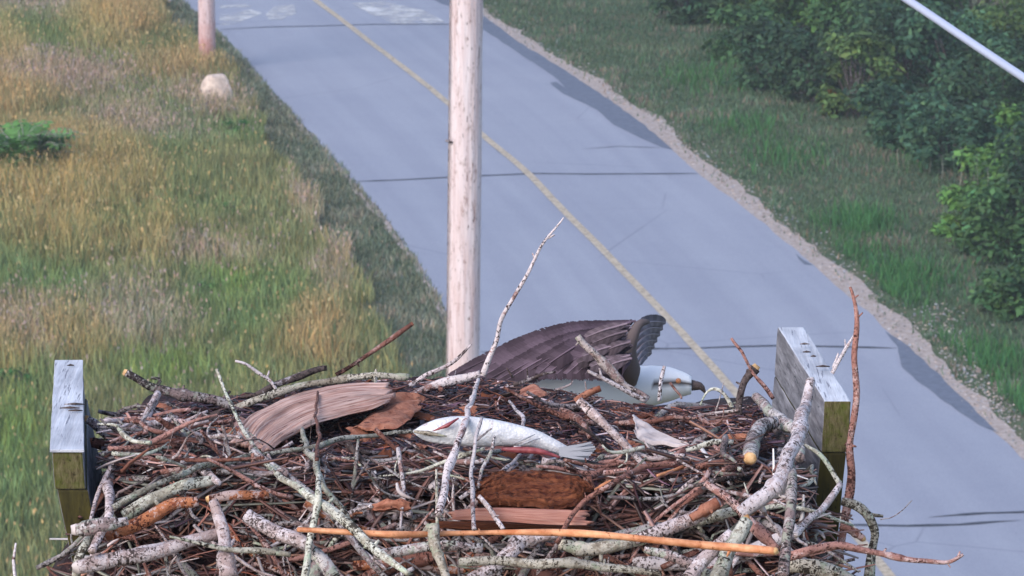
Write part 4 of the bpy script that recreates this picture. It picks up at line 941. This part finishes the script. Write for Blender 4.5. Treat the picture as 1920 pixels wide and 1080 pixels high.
B_('long pinkish branch reaching out right over the road at the bottom', [(1478, 1044), (1530, 1030), (1575, 1022), (1625, 1033), (1680, 1043), (1730, 1051), (1775, 1054), (1806, 1040)], [18, 17, 14, 12, 11, 10, 9, 6], 'pink', .0, d=6.35, twigs=[([(1655, 1038), (1662, 1028)], 6), ([(1775, 1054), (1782, 1064)], 4), ([(1795, 1046), (1800, 1034)], 5)])
B_('gnarled mossy branch bending down outside the right board', [(1578, 940), (1604, 948), (1628, 968), (1640, 996), (1636, 1030), (1630, 1084)], [14, 18, 18, 16, 18, 22], 'green', .0, d=6.62, twigs=[([(1630, 965), (1656, 968)], 9)], knot=.45)
B_('stubby brown branch with orange broken end under the gnarled one', [(1576, 985), (1598, 996), (1618, 1010)], [14, 16, 14], 'brown', .0, d=6.6, cut='e')
B_('hair thin twig with a white bud over the road at the lower right', [(1650, 974), (1672, 968), (1692, 955), (1710, 938)], [3, 2, 2, 2], 'white', .0, d=6.62, sides=5)
B_('short grey log with a round orange sawn end facing the viewer', [(1452, 792), (1428, 800), (1412, 826), (1406, 860)], [24, 28, 29, 26], 'grey', .13, cut='e')
B_('ringed grey branch curving down inside the nest by the right board', [(1418, 744), (1442, 768), (1472, 792), (1498, 822), (1500, 858)], [18, 21, 22, 18, 14], 'grey', .10)
B_('dark curved root behind the short grey log', [(1430, 812), (1452, 806), (1466, 830), (1462, 866)], [10, 13, 14, 12], 'dark', .03)
# left side
B_('grey stub with orange broken end poking towards the left board', [(163, 786), (185, 798), (206, 815), (226, 842)], [16, 20, 20, 18], 'grey', .03, d=6.85, cut='s')
B_('short log whose rusty round end shows beside the left board', [(172, 829), (196, 836), (230, 842)], [19, 20, 18], 'brown', .02, d=6.86, cut='s', cutmat='barkchip')
B_('dark thin branch lying level above the stub by the left board', [(184, 771), (215, 778), (256, 784)], [7, 9, 8], 'dark', .0, d=6.95)
B_('slender brown stick running level from the left edge to the split plank', [(236, 834), (275, 818), (320, 810), (370, 800), (440, 788)], [7, 9, 9, 8], 'brown', .09)
B_('very long thin tan stick rising gently from far left to the fish head', [(212, 952), (262, 924), (322, 896), (400, 872), (480, 852), (560, 842), (640, 826), (720, 812), (812, 808)], [9, 10, 11, 11, 10, 9, 8, 7, 5], 'green', .11)
B_('thick branch with flaky orange and white bark sloping up from the left', [(206, 1003), (244, 985), (288, 966), (332, 948), (372, 940)], [22, 26, 26, 22, 18], 'orange', .085, cut='s', cutmat='barkchip')
B_('smooth orange stripped length of branch in the left middle', [(392, 936), (430, 932), (470, 930), (504, 926)], [16, 18, 18, 16], 'orange', .08, cutmat='cut', cut='s')
B_('broken pale stub with a ragged left end at the lower left', [(142, 993), (170, 992), (200, 986), (240, 976)], [22, 22, 20, 16], 'grey', .12, cut='s', cutmat='debris')
B_('thin greenish branch curving down to the bottom left corner of the nest', [(172, 1000), (152, 1035), (142, 1084)], [13, 16, 18], 'green', .09)
B_('pale narrow branch beside the stub at the lower left', [(188, 995), (176, 1030), (168, 1084)], [10, 11, 12], 'pale', .10)
B_('thick pale branch with black specks lying along the bottom left', [(146, 1064), (200, 1050), (262, 1040), (318, 1028), (368, 1012), (410, 1000)], [26, 28, 26, 24, 22, 18], 'pale', .11, cut='s', cutmat='debris')
B_('pinkish grey branch standing upright in the lower left of the nest', [(400, 940), (412, 975), (420, 1010), (430, 1084)], [18, 22, 26, 34], 'pale', .12, knot=.3)
B_('thick smooth grey branch sloping down right at the lower left centre', [(462, 966), (500, 992), (550, 1010), (578, 1022)], [26, 26, 27, 26], 'pale', .11, cut='e', cutmat='debris', rough=.05)
B_('thick grey branch continuing down to the bottom edge left of centre', [(566, 1018), (600, 1045), (626, 1084)], [22, 26, 28], 'grey', .09, rough=.06)
B_('lichen covered fat branch behind the flaky orange one', [(232, 968), (290, 935), (342, 912), (400, 900)], [22, 26, 24, 18], 'green', .05)
B_('bare tan curved branch lying over dark gaps at upper left of the pile', [(330, 838), (352, 858), (372, 876), (410, 905)], [14, 20, 20, 12], 'pale', .06, rough=.05)
B_('dark upright twig in front of the split plank', [(596, 735), (593, 775), (597, 815), (594, 862)], [5, 6, 7, 8], 'brown', .16)
B_('pale lichen stick standing in front of the dark gap left of centre', [(594, 862), (597, 905), (590, 960), (582, 1020), (571, 1084)], [8, 9, 11, 12, 13], 'green', .14)
B_('pale slanting branch from the split plank down towards the centre', [(556, 775), (572, 826), (592, 872), (610, 915), (640, 952), (660, 985)], [6, 9, 11, 14, 11, 9], 'green', .10)
B_('thin pale forked stick standing in front of the fish belly', [(904, 782), (892, 830), (884, 885), (886, 940), (889, 992)], [5, 7, 8, 8, 9], 'white', .12, d=[6.52, 6.48, 6.44, 6.38, 6.33], twigs=[([(893, 826), (922, 803)], 5)])
B_('short grey stick leaning on the fish, its tip dark', [(927, 818), (919, 850), (903, 882), (896, 915)], [5, 7, 7, 6], 'grey', .13, d=[6.50, 6.48, 6.45, 6.42])
B_('thin lichen twig sloping from the fish tail towards the rotten log', [(975, 852), (952, 876), (925, 896), (896, 912), (862, 935)], [6, 8, 9, 8], 'white', .10)
B_('upright greenish broken stick at the bottom centre', [(812, 985), (816, 1020), (826, 1050), (838, 1088)], [22, 19, 17, 17], 'green', .16, twigs=[([(806, 985), (790, 1005)], 14), ([(820, 1000), (818, 880, .06)], 7)])
B_('short pinkish stick crossing the front of the reddish lath', [(898, 930), (918, 952), (930, 972), (944, 992)], [8, 9, 9, 8], 'pale', .14)
B_('brown stick rising right beyond the rotten log', [(1098, 900), (1128, 885), (1168, 876), (1224, 868)], [11, 13, 12, 9], 'brown', .05)
B_('dark speckled curved stick running from the cane up past the rotten log', [(1045, 1018), (1062, 985), (1082, 955), (1108, 928), (1150, 905), (1200, 880), (1270, 868)], [9, 9, 10, 11, 10, 8], 'brown', .13)
B_('whitish fat branch sloping up right beneath the orange cane', [(1190, 1012), (1232, 996), (1280, 980), (1318, 962), (1345, 938)], [20, 26, 28, 26, 20], 'pale', .07)
B_('rust red broken piece of branch above the whitish fat one', [(1296, 972), (1322, 955), (1346, 942)], [14, 20, 16], 'barkchip', .10)
B_('gnarled pink brown branch sloping down right to the cane end', [(1322, 906), (1360, 930), (1392, 962), (1424, 996), (1455, 1030)], [12, 16, 18, 17, 16], 'pink', .10, knot=.4)
B_('stout pale stick with a bright tan chisel tip at the lower right', [(1400, 975), (1382, 1008), (1362, 1042), (1344, 1088)], [20, 24, 26, 30], 'green', .15, cut='s')
B_('fat greenish white branch rising right at the bottom, left of the tan chisel tip', [(1290, 1088), (1320, 1050), (1348, 1022), (1372, 1000)], [28, 28, 24, 20], 'pale', .13)
B_('pale crooked branch at the bottom centre rising right under the cane', [(880, 1086), (925, 1062), (958, 1035), (978, 1012), (1040, 1004), (1060, 1002)], [20, 24, 28, 24, 18, 12], 'pale', .11, knot=.35)
B_('lichen dotted branch lying level below the cane, right of centre', [(1048, 1020), (1096, 1026), (1140, 1026), (1186, 1018)], [20, 22, 22, 16], 'green', .10)
B_('long lichen branch lying level just above the bottom edge', [(860, 1054), (960, 1052), (1060, 1058), (1160, 1066), (1240, 1076)], [14, 18, 18, 16, 12], 'green', .12)
B_('brown grey branch lying level left of the long lichen one', [(700, 1042), (760, 1030), (830, 1024), (905, 1028)], [16, 20, 20, 16], 'grey', .09)
B_('pale thin curved branch dropping to the right at the bottom right of the nest', [(1208, 1030), (1260, 1044), (1310, 1066), (1340, 1088)], [12, 18, 22, 24], 'grey', .09)
B_('thick brown branch coming down from the left under the elbow branch', [(1480, 1062), (1520, 1060), (1560, 1074), (1600, 1092)], [22, 28, 28, 20], 'green', .05, d=6.4)
B_('dark grey stick crossing below the round sawn log', [(1290, 912), (1340, 905), (1390, 885), (1432, 870)], [7, 9, 9, 6], 'dark', .05)
B_('slim pale branch end hanging left of the lichen stick at the bottom', [(545, 1040), (500, 1034), (440, 1030), (372, 1018), (318, 1006)], [8, 12, 10, 8, 4], 'green', .14)
B_('bright bone like curl standing in the dark litter left of the fish', [(744, 906), (748, 920), (758, 930), (770, 934)], [5, 7, 8, 4], 'debris', .04, rough=.04, cat='root', name='root')
B_('pale wiggly root standing in the dark litter right of the fish', [(955, 752), (972, 775), (982, 790), (985, 805), (1002, 822)], [5, 7, 8, 7, 4], 'pale', .02, cat='root', name='root')
B_('brown driftwood stick lying in the far litter beyond the fish tail', [(1052, 768), (1075, 778), (1096, 800), (1105, 820)], [10, 16, 14, 8], 'brown', .02)
B_('short rusty stick end on the far rim right of the bird belly', [(1078, 752), (1098, 740), (1126, 728)], [12, 14, 12], 'barkchip', .02, d=7.02)
B_('small forked black twig against the white bird belly', [(962, 722), (990, 712), (1018, 702), (1042, 697)], [8, 7, 6, 4], 'dark', .0, d=7.06, twigs=[([(990, 712), (988, 690)], 4), ([(962, 708), (950, 690)], 5)])
B_('thin twig over the far rim right of the forked black one', [(1040, 732), (1062, 722), (1074, 714)], [5, 5, 4], 'pale', .0, d=7.06, twigs=[([(1100, 735), (1097, 715)], 4)])
B_('whitish lichen clad log on the rim right of the pole foot', [(770, 742), (800, 728), (840, 716), (878, 704), (900, 702)], [14, 16, 18, 18, 14], 'white', .01, d=7.05)
B_('tan stick lying across the right litter below the pale bark', [(1232, 892), (1270, 880), (1310, 862), (1338, 850)], [5, 8, 8, 5], 'cane', .04)
B_('little split tan splinter beside the rotten log', [(1112, 920), (1128, 912), (1145, 902)], [5, 7, 6], 'cane', .06)
B_('leafless dark stem rising from below at the far left bottom corner', [(30, 1090), (25, 1056), (24, 1044), (30, 1018)], [7, 6, 6, 4], 'white', .0, d=6.6)
B_('thin dark twig poking left from the nest at the bottom left', [(112, 1086), (96, 1074), (80, 1054)], [5, 5, 3], 'brown', .0, d=6.5)

# orange cane with nodes
B_('long orange cane lying level across the front of the nest', [(558, 993), (640, 997), (740, 1002), (850, 1000), (960, 998), (1060, 999), (1130, 1003), (1220, 1012), (1320, 1022), (1395, 1028), (1454, 1033)], [9, 11, 13, 10, 9, 12, 14, 12, 13, 15, 14], 'cane', .10, d=[6.36, 6.34, 6.31, 6.36, 6.34, 6.28, 6.25, 6.24, 6.23, 6.21, 6.19], rough=.04, knot=0, cat='cane', name='cane', cut='e')

def slab(label, top, bot, thick, mat, off, name, cat, n=40, rows=10, ridge=.004, d=None, round_=.5):
    """irregular wooden slab between two traced outlines, with its own thickness"""
    def line(P): return catmull([W(x, y, (d if d else surf_depth(y)) - off) for x, y in P], n)
    A_, B2_ = line(top), line(bot); V = []; UVS = []
    if mat != 'lath':
        for i in range(n + 1):
            A_[i] = A_[i] + Vector((0, 0, .0035 * noise.noise(Vector((i / n * 4, off * 90, 1))))); B2_[i] = B2_[i] + Vector((0, 0, .006 * noise.noise(Vector((i / n * 5, off * 90, 6)))))
    Lx = (A_[-1] - A_[0]).length
    org = A_[0].copy()
    for side_ in (0, 1):
        for j in range(rows + 1):
            s_ = j / rows
            for i in range(n + 1):
                p = A_[i].lerp(B2_[i], s_); u = i / n
                bulge = math.sin(math.pi * s_) ** round_ * thick * (.35 + .65 * min(1, 6 * u, 6 * (1 - u)))
                r_ = ridge * (noise.noise(Vector((u * 1.3, s_ * 9, off * 50))) + .8 * noise.noise(Vector((u * 2.2, s_ * 24, 4))))
                if mat == 'rot': r_ += ridge * .5 * noise.noise(Vector((u * 24, s_ * 14, 2)))
                ee = max(0, 1 - min(u, 1 - u) / .12) * (1 if u > .5 else -1)
                p = p + (A_[-1] - A_[0]).normalized() * ee * .08 * min(.25, Lx) * (noise.noise(Vector((s_ * 7, off * 77, u))) + .5 * noise.noise(Vector((s_ * 19, off * 7, 2))))
                q = Vector((0, -CP * .7, .7)).normalized()
                p = p + q * ((bulge * .6 + r_) if side_ == 0 else -bulge)
                V.append(p); UVS.append((u, s_))
    c1 = n + 1; H_ = (rows + 1) * c1; Q = []
    for j in range(rows):
        for i in range(n):
            a_ = j * c1 + i; Q += [(a_, a_ + c1, a_ + c1 + 1, a_ + 1), (H_ + a_, H_ + a_ + 1, H_ + a_ + c1 + 1, H_ + a_ + c1)]
    for i in range(n): Q += [(i, i + 1, H_ + i + 1, H_ + i), (rows * c1 + i, H_ + rows * c1 + i, H_ + rows * c1 + i + 1, rows * c1 + i + 1)]
    for j in range(rows): Q += [(j * c1, H_ + j * c1, H_ + (j + 1) * c1, (j + 1) * c1), (j * c1 + n, (j + 1) * c1 + n, H_ + (j + 1) * c1 + n, H_ + j * c1 + n)]
    o = mesh_np(name, [tuple(v_) for v_ in V], np.array(Q), M[mat], smooth=True, loc=tuple(org), uv=UVS); return link(o, None, label, cat)
slab('large weathered split plank, tan and pink, leaning on the far left rim', [(432, 826), (470, 782), (540, 748), (610, 728), (670, 718), (724, 716)], [(500, 848), (535, 824), (590, 796), (640, 780), (700, 766), (735, 752)], .018, 'slab', .10, 'split_plank', 'plank', n=90, rows=30, ridge=.009)
slab('rust coloured triangular piece of bark right of the split plank', [(664, 800), (700, 775), (735, 758), (786, 748)], [(690, 806), (722, 804), (750, 800), (786, 768)], .010, 'barkchip', .045, 'bark_piece', 'bark', ridge=.005)
slab('rotten reddish brown chunk of log in the centre front', [(898, 910), (930, 894), (985, 888), (1040, 890), (1085, 898), (1106, 915)], [(900, 938), (935, 950), (985, 953), (1040, 953), (1080, 948), (1106, 932)], .030, 'rot', .095, 'rotten_log', 'log', n=80, rows=28, ridge=.012, round_=.5)
slab('flat reddish broken lath below the rotten log', [(848, 956), (930, 953), (1020, 955), (1105, 957)], [(848, 974), (930, 977), (1020, 983), (1103, 985)], .010, 'lath', .11, 'broken_lath', 'wood piece', ridge=.001, round_=.15)
slab('brown worn wood block under the lath', [(810, 975), (900, 980), (1000, 985), (1100, 985)], [(810, 990), (900, 994), (1000, 994), (1100, 992)], .010, 'rot', .05, 'wood_strip', 'wood piece', ridge=.003)
slab('reddish end of a broken branch left of the lath', [(700, 945), (730, 938), (770, 940)], [(702, 958), (735, 957), (768, 954)], .012, 'barkchip', .05, 'bark_piece', 'bark', ridge=.003)
slab('cream coloured peeled bark with folded edge in the right litter', [(1190, 780), (1215, 795), (1250, 818), (1290, 832)], [(1190, 810), (1205, 828), (1240, 834), (1290, 838)], .008, 'debris', .07, 'peeled_bark', 'bark', ridge=.006)
slab('long bleached splinter running right from the peeled bark', [(1255, 822), (1290, 829), (1330, 833), (1350, 836)], [(1258, 836), (1290, 838), (1330, 840), (1350, 839)], .006, 'debris', .028, 'splinter', 'wood piece', ridge=.002)
slab('flat purple brown chip lying at the right of the litter', [(1312, 858), (1335, 852), (1358, 850)], [(1325, 888), (1345, 890), (1366, 888)], .004, 'barkchip', .04, 'bark_piece', 'bark', ridge=.002)
slab('curled tan dead leaf on the far rim under the bird', [(958, 745), (980, 728), (1002, 722), (1022, 735)], [(962, 752), (985, 752), (1005, 746), (1024, 742)], .004, 'lath', .02, 'dead_leaf', 'leaf', ridge=.006, d=7.06)

# ------------------------------------------------------------------ fish
m, t, b = newmat('fish_skin', .32, .6); v = coords(t, 'Object', rand=False)
sx = t.nodes.new('ShaderNodeSeparateXYZ'); t.links.new(v, sx.inputs[0])
c = ramp(t, nz(t, v, 30, 3), [(.35, (.46, .45, .48)), (.6, (.68, .66, .67))])
c = mixc(t, ramp(t, nz(t, v, 26, 4, .8), [(.58, (0, 0, 0)), (.66, (1, 1, 1))]), c, (.40, .26, .25))
vo = N(t, 'ShaderNodeTexVoronoi', Scale=260.0); t.links.new(v, vo.inputs['Vector'])
t.links.new(c, b.inputs['Base Color']); bump(t, b, vo.outputs['Distance'], .45, .002)
M['fish'] = m
m, t, b = newmat('fish_fin', .5, .4); b.inputs['Base Color'].default_value = (.34, .34, .38, 1); M['fin'] = m
m, t, b = newmat('raw_flesh', .35, .5); t.links.new(ramp(t, nz(t, coords(t), 120, 3), [(.3, (.16, .02, .03)), (.7, (.36, .09, .09))]), b.inputs['Base Color']); M['flesh'] = m
n, s = 44, 14; top = [(774, 808), (795, 795), (826, 784), (862, 780), (905, 783), (945, 790), (985, 800), (1010, 808), (1040, 823), (1066, 838)]; bot = [(776, 813), (796, 826), (822, 832), (865, 836), (905, 838), (945, 836), (985, 837), (1010, 841), (1040, 849), (1066, 856)]
dF = lambda y: surf_depth(y) - .085
Tt = catmull([W(x, y, dF(862)) for x, y in top], n); Bb = catmull([W(x, y, dF(862)) for x, y in bot], n); V = []; org = Tt[n // 2].copy()
for i in range(n + 1):
    c_ = (Tt[i] + Bb[i]) / 2; hv = (Tt[i] - Bb[i]) / 2; R_ = hv.length; dv = Vector((0, -1, .15)).normalized()
    for j in range(s):
        a = 2 * math.pi * j / s; V.append(c_ + hv * math.cos(a) + dv * math.sin(a) * min(.010, R_ * .6) * (1 + .5 * noise.noise(Vector((i * .3, j * .9, 0)))))
Q = [(i * s + j, i * s + (j + 1) % s, (i + 1) * s + (j + 1) % s, (i + 1) * s + j) for i in range(n) for j in range(s)]
me = bpy.data.meshes.new('body'); 
fish = empty('fish', org, 'silvery white half eaten fish lying in the middle of the nest', 'fish')
o = mesh_np('body', [tuple(q) for q in V], [np.array(Q), np.array([list(range(s))[::-1], [n * s + j for j in range(s)]])], M['fish'], smooth=True, loc=tuple(org)); child_at(o, fish)
Vt = []; Qt = []
for k in range(9):                                  # tail rays
    u = k / 8; x1 = 1118 - 26 * abs(u - .35); y1 = 830 + u * 31; p0 = W(1048, 842 + u * 10, dF(862) - .008); p1 = W(x1, y1, dF(862) - .012 + .006 * math.sin(k * 2)); wv_ = Vector((0, 0, .0022))
    b1 = len(Vt); md = p0.lerp(p1, .55) + Vector((0, -.003, 0)); Vt += [p0 + wv_, p0 - wv_, md - wv_ * .9, md + wv_ * .9, p1 - wv_ * .5, p1 + wv_ * .5]
    th = Vector((0, .0012, 0)); Vt += [q + th for q in Vt[b1:b1 + 6]]
    Qt += [(b1, b1 + 1, b1 + 2, b1 + 3), (b1 + 3, b1 + 2, b1 + 4, b1 + 5), (b1 + 6, b1 + 9, b1 + 8, b1 + 7), (b1 + 9, b1 + 11, b1 + 10, b1 + 8)]
o = mesh_np('tail_fin', [tuple(q) for q in Vt], np.array(Qt), M['fin'], loc=tuple(org)); child_at(o, fish)
mb = MB(); mb.tube([W(x, y, dF(862) - .018) for x, y in ((812, 808), (838, 798), (860, 784))], [.0005, .0026, .001], 6, rough=.2); o = mb.build('gill_slit', M['flesh'], None, loc=tuple(org)); child_at(o, fish)
mb = MB(); mb.tube(catmull([W(x, y, dF(862) - .014) for x, y in ((776, 809), (800, 812), (838, 818))], 8), interp([.0018, .003, .0008], 8), 6, rough=.2); o = mb.build('jaw', M['green'], None, loc=tuple(org)); child_at(o, fish)
mb = MB(); mb.tube(catmull([W(x, y, dF(862) - .012) for x, y in ((940, 842), (985, 844), (1020, 848), (1050, 858))], 10), interp([.002, .0042, .005, .002], 10), 7, rough=.3); o = mb.build('torn_belly', M['flesh'], None, loc=tuple(org)); child_at(o, fish)
for pts in (((972, 836), (995, 826), (1012, 822)), ((962, 832), (985, 822), (1004, 814))):
    mb = MB(); mb.tube([W(x, y, dF(862) - .018) for x, y in pts], [.0005, .0014, .0005], 5); o = mb.build('pelvic_fin', M['fin'], None, loc=tuple(org)); child_at(o, fish)

# ------------------------------------------------------------------ osprey taking off behind the rim
M['plume'] = vcol_mat('plumage', .9, .1)
BD = 8.1; BUP = -44
org = W(1110, 770, BD); bird = empty('osprey', org, 'osprey with raised dark wing and white belly taking off behind the far rim', 'bird')
axis = [(905, 742, .010, .014), (940, 748, .022, .03), (985, 756, .040, .045), (1040, 764, .058, .062), (1100, 770, .068, .074), (1160, 772, .066, .072), (1205, 770, .050, .055), (1235, 766, .038, .040), (1258, 764, .036, .037), (1280, 764, .030, .030), (1296, 766, .016, .016)]
n, s = 60, 20; P = catmull([W(x, y + BUP, BD) for x, y, _, _ in axis], n); ra = interp([a[2] for a in axis], n); rb = interp([a[3] for a in axis], n)
V = []; C = []
for i in range(n + 1):
    for j in range(s):
        a = 2 * math.pi * j / s; up_ = math.sin(a); fr_ = math.cos(a)
        q = 1 + .03 * noise.noise(Vector((i * .5, j * .7, 0)))
        V.append(P[i] + Vector((0, -SP * .5, 1)).normalized() * up_ * rb[i] * q + Vector((0, -1, 0)) * fr_ * ra[i] * q)
        white = fr_ > -.25 - .25 * math.sin(i * .2)
        eye = (i > n * .80 and .05 < up_ < .45 and fr_ > -.3)
        C.append((.05, .035, .03) if eye else ((.74 * (1 + .08 * noise.noise(Vector((i, j, 0)))), .73, .76) if white else (.09, .065, .055)))
Q = [(i * s + j, i * s + (j + 1) % s, (i + 1) * s + (j + 1) % s, (i + 1) * s + j) for i in range(n) for j in range(s)]
o = mesh_np('body', [tuple(q) for q in V], [np.array(Q), np.array([list(range(s))[::-1], [n * s + j for j in range(s)]])], M['plume'], smooth=True, colors=np.array(C), loc=tuple(org)); child_at(o, bird)
mb = MB(); hp = W(1294, 766 + BUP, BD); mb.tube(catmull([hp, hp + Vector((.018, -.004, -.002)), hp + Vector((.026, -.005, -.014))], 6), interp([.010, .007, .001], 6), 8, rough=0); o = mb.build('beak', M['dark'], None, loc=tuple(org)); child_at(o, bird)
for k in (-1, 1):
    bpy_s = MB(); e = W(1272, 758 + BUP, BD - .034); bpy_s.tube([e + Vector((0, .0, 0)), e + Vector((0, -.004, 0))], [.005, .004], 8, rough=0)
    if k == 1: o = bpy_s.build('eye', M['cane'], None, loc=tuple(org)); child_at(o, bird)
def feather(path, w0, col, name='feather', tipf=.6):
    """shaft with overlapping barbs of uneven length, frayed at the edge"""
    n_ = 120; D = catmull(path, n_); V = []; C = []; Q = []; rf = random.Random(len(bpy.data.objects))
    L_ = sum((D[i + 1] - D[i]).length for i in range(n_)); st = L_ / n_
    for i in range(1, n_):
        u = i / n_; tv = (D[min(i + 1, n_)] - D[i - 1]).normalized(); sv = tv.cross(Vector((0, -1, .2))).normalized(); out_ = sv.cross(tv)
        w_ = w0 * (.3 + .7 * min(1, u * 3.5)) * (1 if u < tipf else math.sqrt(max(.02, 1 - ((u - tipf) / (1.02 - tipf)) ** 2)))
        bar = .86 if int(u * 9) % 2 else 1.12
        for sg, fr in ((1, .40), (-1, .62)):
            wl = w_ * fr * rf.uniform(.90, 1.05) * (.75 if rf.random() < .03 else 1); e = D[i] + sv * sg * wl + tv * wl * .9 + out_ * wl * (-.10 if sg > 0 else -.16)
            b1 = len(V); V += [D[i], D[i] + tv * st * 2.2, e + tv * st * 1.5, e]; Q.append((b1, b1 + 1, b1 + 2, b1 + 3))
            k1 = bar * rf.uniform(.90, 1.10) * (1.12 if sg > 0 else .85); C += [[q * k1 for q in col]] * 2 + [[q * k1 * .8 for q in col]] * 2
    o_ = tube(D, interp([.0022, .0014, .0005], n_), 5, rough=0); b1 = len(V); V += o_[0]; C += [[q * 1.7 for q in col]] * len(o_[0]); Q += [tuple(q + b1 for q in f) for f in o_[1]]
    o = mesh_np(name, [tuple(q) for q in V], np.array(Q), M['plume'], colors=np.array(C), loc=tuple(org)); child_at(o, bird)
FD = (.088, .062, .082)
tips = [(846, 704), (862, 712), (880, 717), (900, 720), (921, 719), (943, 716), (966, 712), (990, 709)]
for k, (tx, ty) in enumerate(tips):
    u = k / 7; bx, by = lerp(1192, 1125, u), lerp(602, 622, u); dk = BD - .10 - .006 * k
    mx, my = lerp(bx, tx, .48), lerp(by, ty, .48) - lerp(24, 3, u)
    feather([W(bx, by, dk), W(mx, my, dk - .02), W(tx, ty, dk + .03)], .030, [q * (1 + .30 * ((k * 7) % 3 - 1)) for q in FD], 'primary_feather')
for k in range(9):
    u = k / 8; bx, by = lerp(1125, 1185, u), lerp(622, 672, u); tx, ty = lerp(1010, 1150, u), lerp(700, 702, u); dk = BD - .145 - .005 * k
    feather([W(bx, by, dk), W(lerp(bx, tx, .5), lerp(by, ty, .5) - 6, dk - .012), W(tx, ty, dk + .01)], .032, [q * (1.15 + .3 * (k % 2)) for q in FD], 'secondary_feather')
for k in range(34):
    rr = random.Random(k + 50); u = rr.random(); bx, by = lerp(1200, 1186, u) - rr.uniform(0, 40), lerp(606, 668, u) + rr.uniform(-2, 8); L = rr.uniform(40, 70); kq = rr.uniform(.75, 1.4)
    db = BD - .20 + .001 * k; feather([W(bx, by, db), W(bx - L * .5, by + L * .14, db - .003), W(bx - L, by + L * .34, db + .004)], .020, [q * kq for q in (.105, .078, .092)], 'covert_feather')
# wing arm and far wing
mb = MB(); mb.tube(catmull([W(1176, 712, BD - .05), W(1178, 690, BD - .08), W(1180, 650, BD - .10), W(1196, 610, BD - .10), W(1215, 603, BD - .08)], 16), interp([.018, .020, .013, .009, .004], 16), 10, rough=.05, col=(.13, .10, .10)); o = mb.build('wing_arm', M['plume'], None, loc=tuple(org), colors=True); child_at(o, bird)
for k in range(6):
    u = k / 5; bx, by = lerp(1185, 1195, u), lerp(625, 690, u); tx, ty = lerp(1248, 1222, u), lerp(604, 660, u)
    feather([W(bx, by, BD + .02), W(lerp(bx, tx, .5), lerp(by, ty, .5) - 10, BD + .10), W(tx, ty, BD + .22)], .020, (.17, .145, .165), 'far_wing_feather')

# ------------------------------------------------------------------ thin morning haze
m = bpy.data.materials.new('haze'); m.use_nodes = True; t = m.node_tree; t.nodes.clear()
pv = t.nodes.new('ShaderNodeVolumePrincipled'); pv.inputs['Color'].default_value = (.92, .94, 1, 1); pv.inputs['Density'].default_value = .0008; pv.inputs['Anisotropy'].default_value = .2
om = t.nodes.new('ShaderNodeOutputMaterial'); t.links.new(pv.outputs[0], om.inputs['Volume'])
hb = [(x_, y_, z_) for z_ in (-1.1, 16.5) for x_, y_ in ((-620, -620), (620, -620), (620, 620), (-620, 620))]
mesh_np('haze', hb, np.array([(3, 2, 1, 0), (4, 5, 6, 7), (0, 1, 5, 4), (1, 2, 6, 5), (2, 3, 7, 6), (3, 0, 4, 7)]), m, kind='stuff')
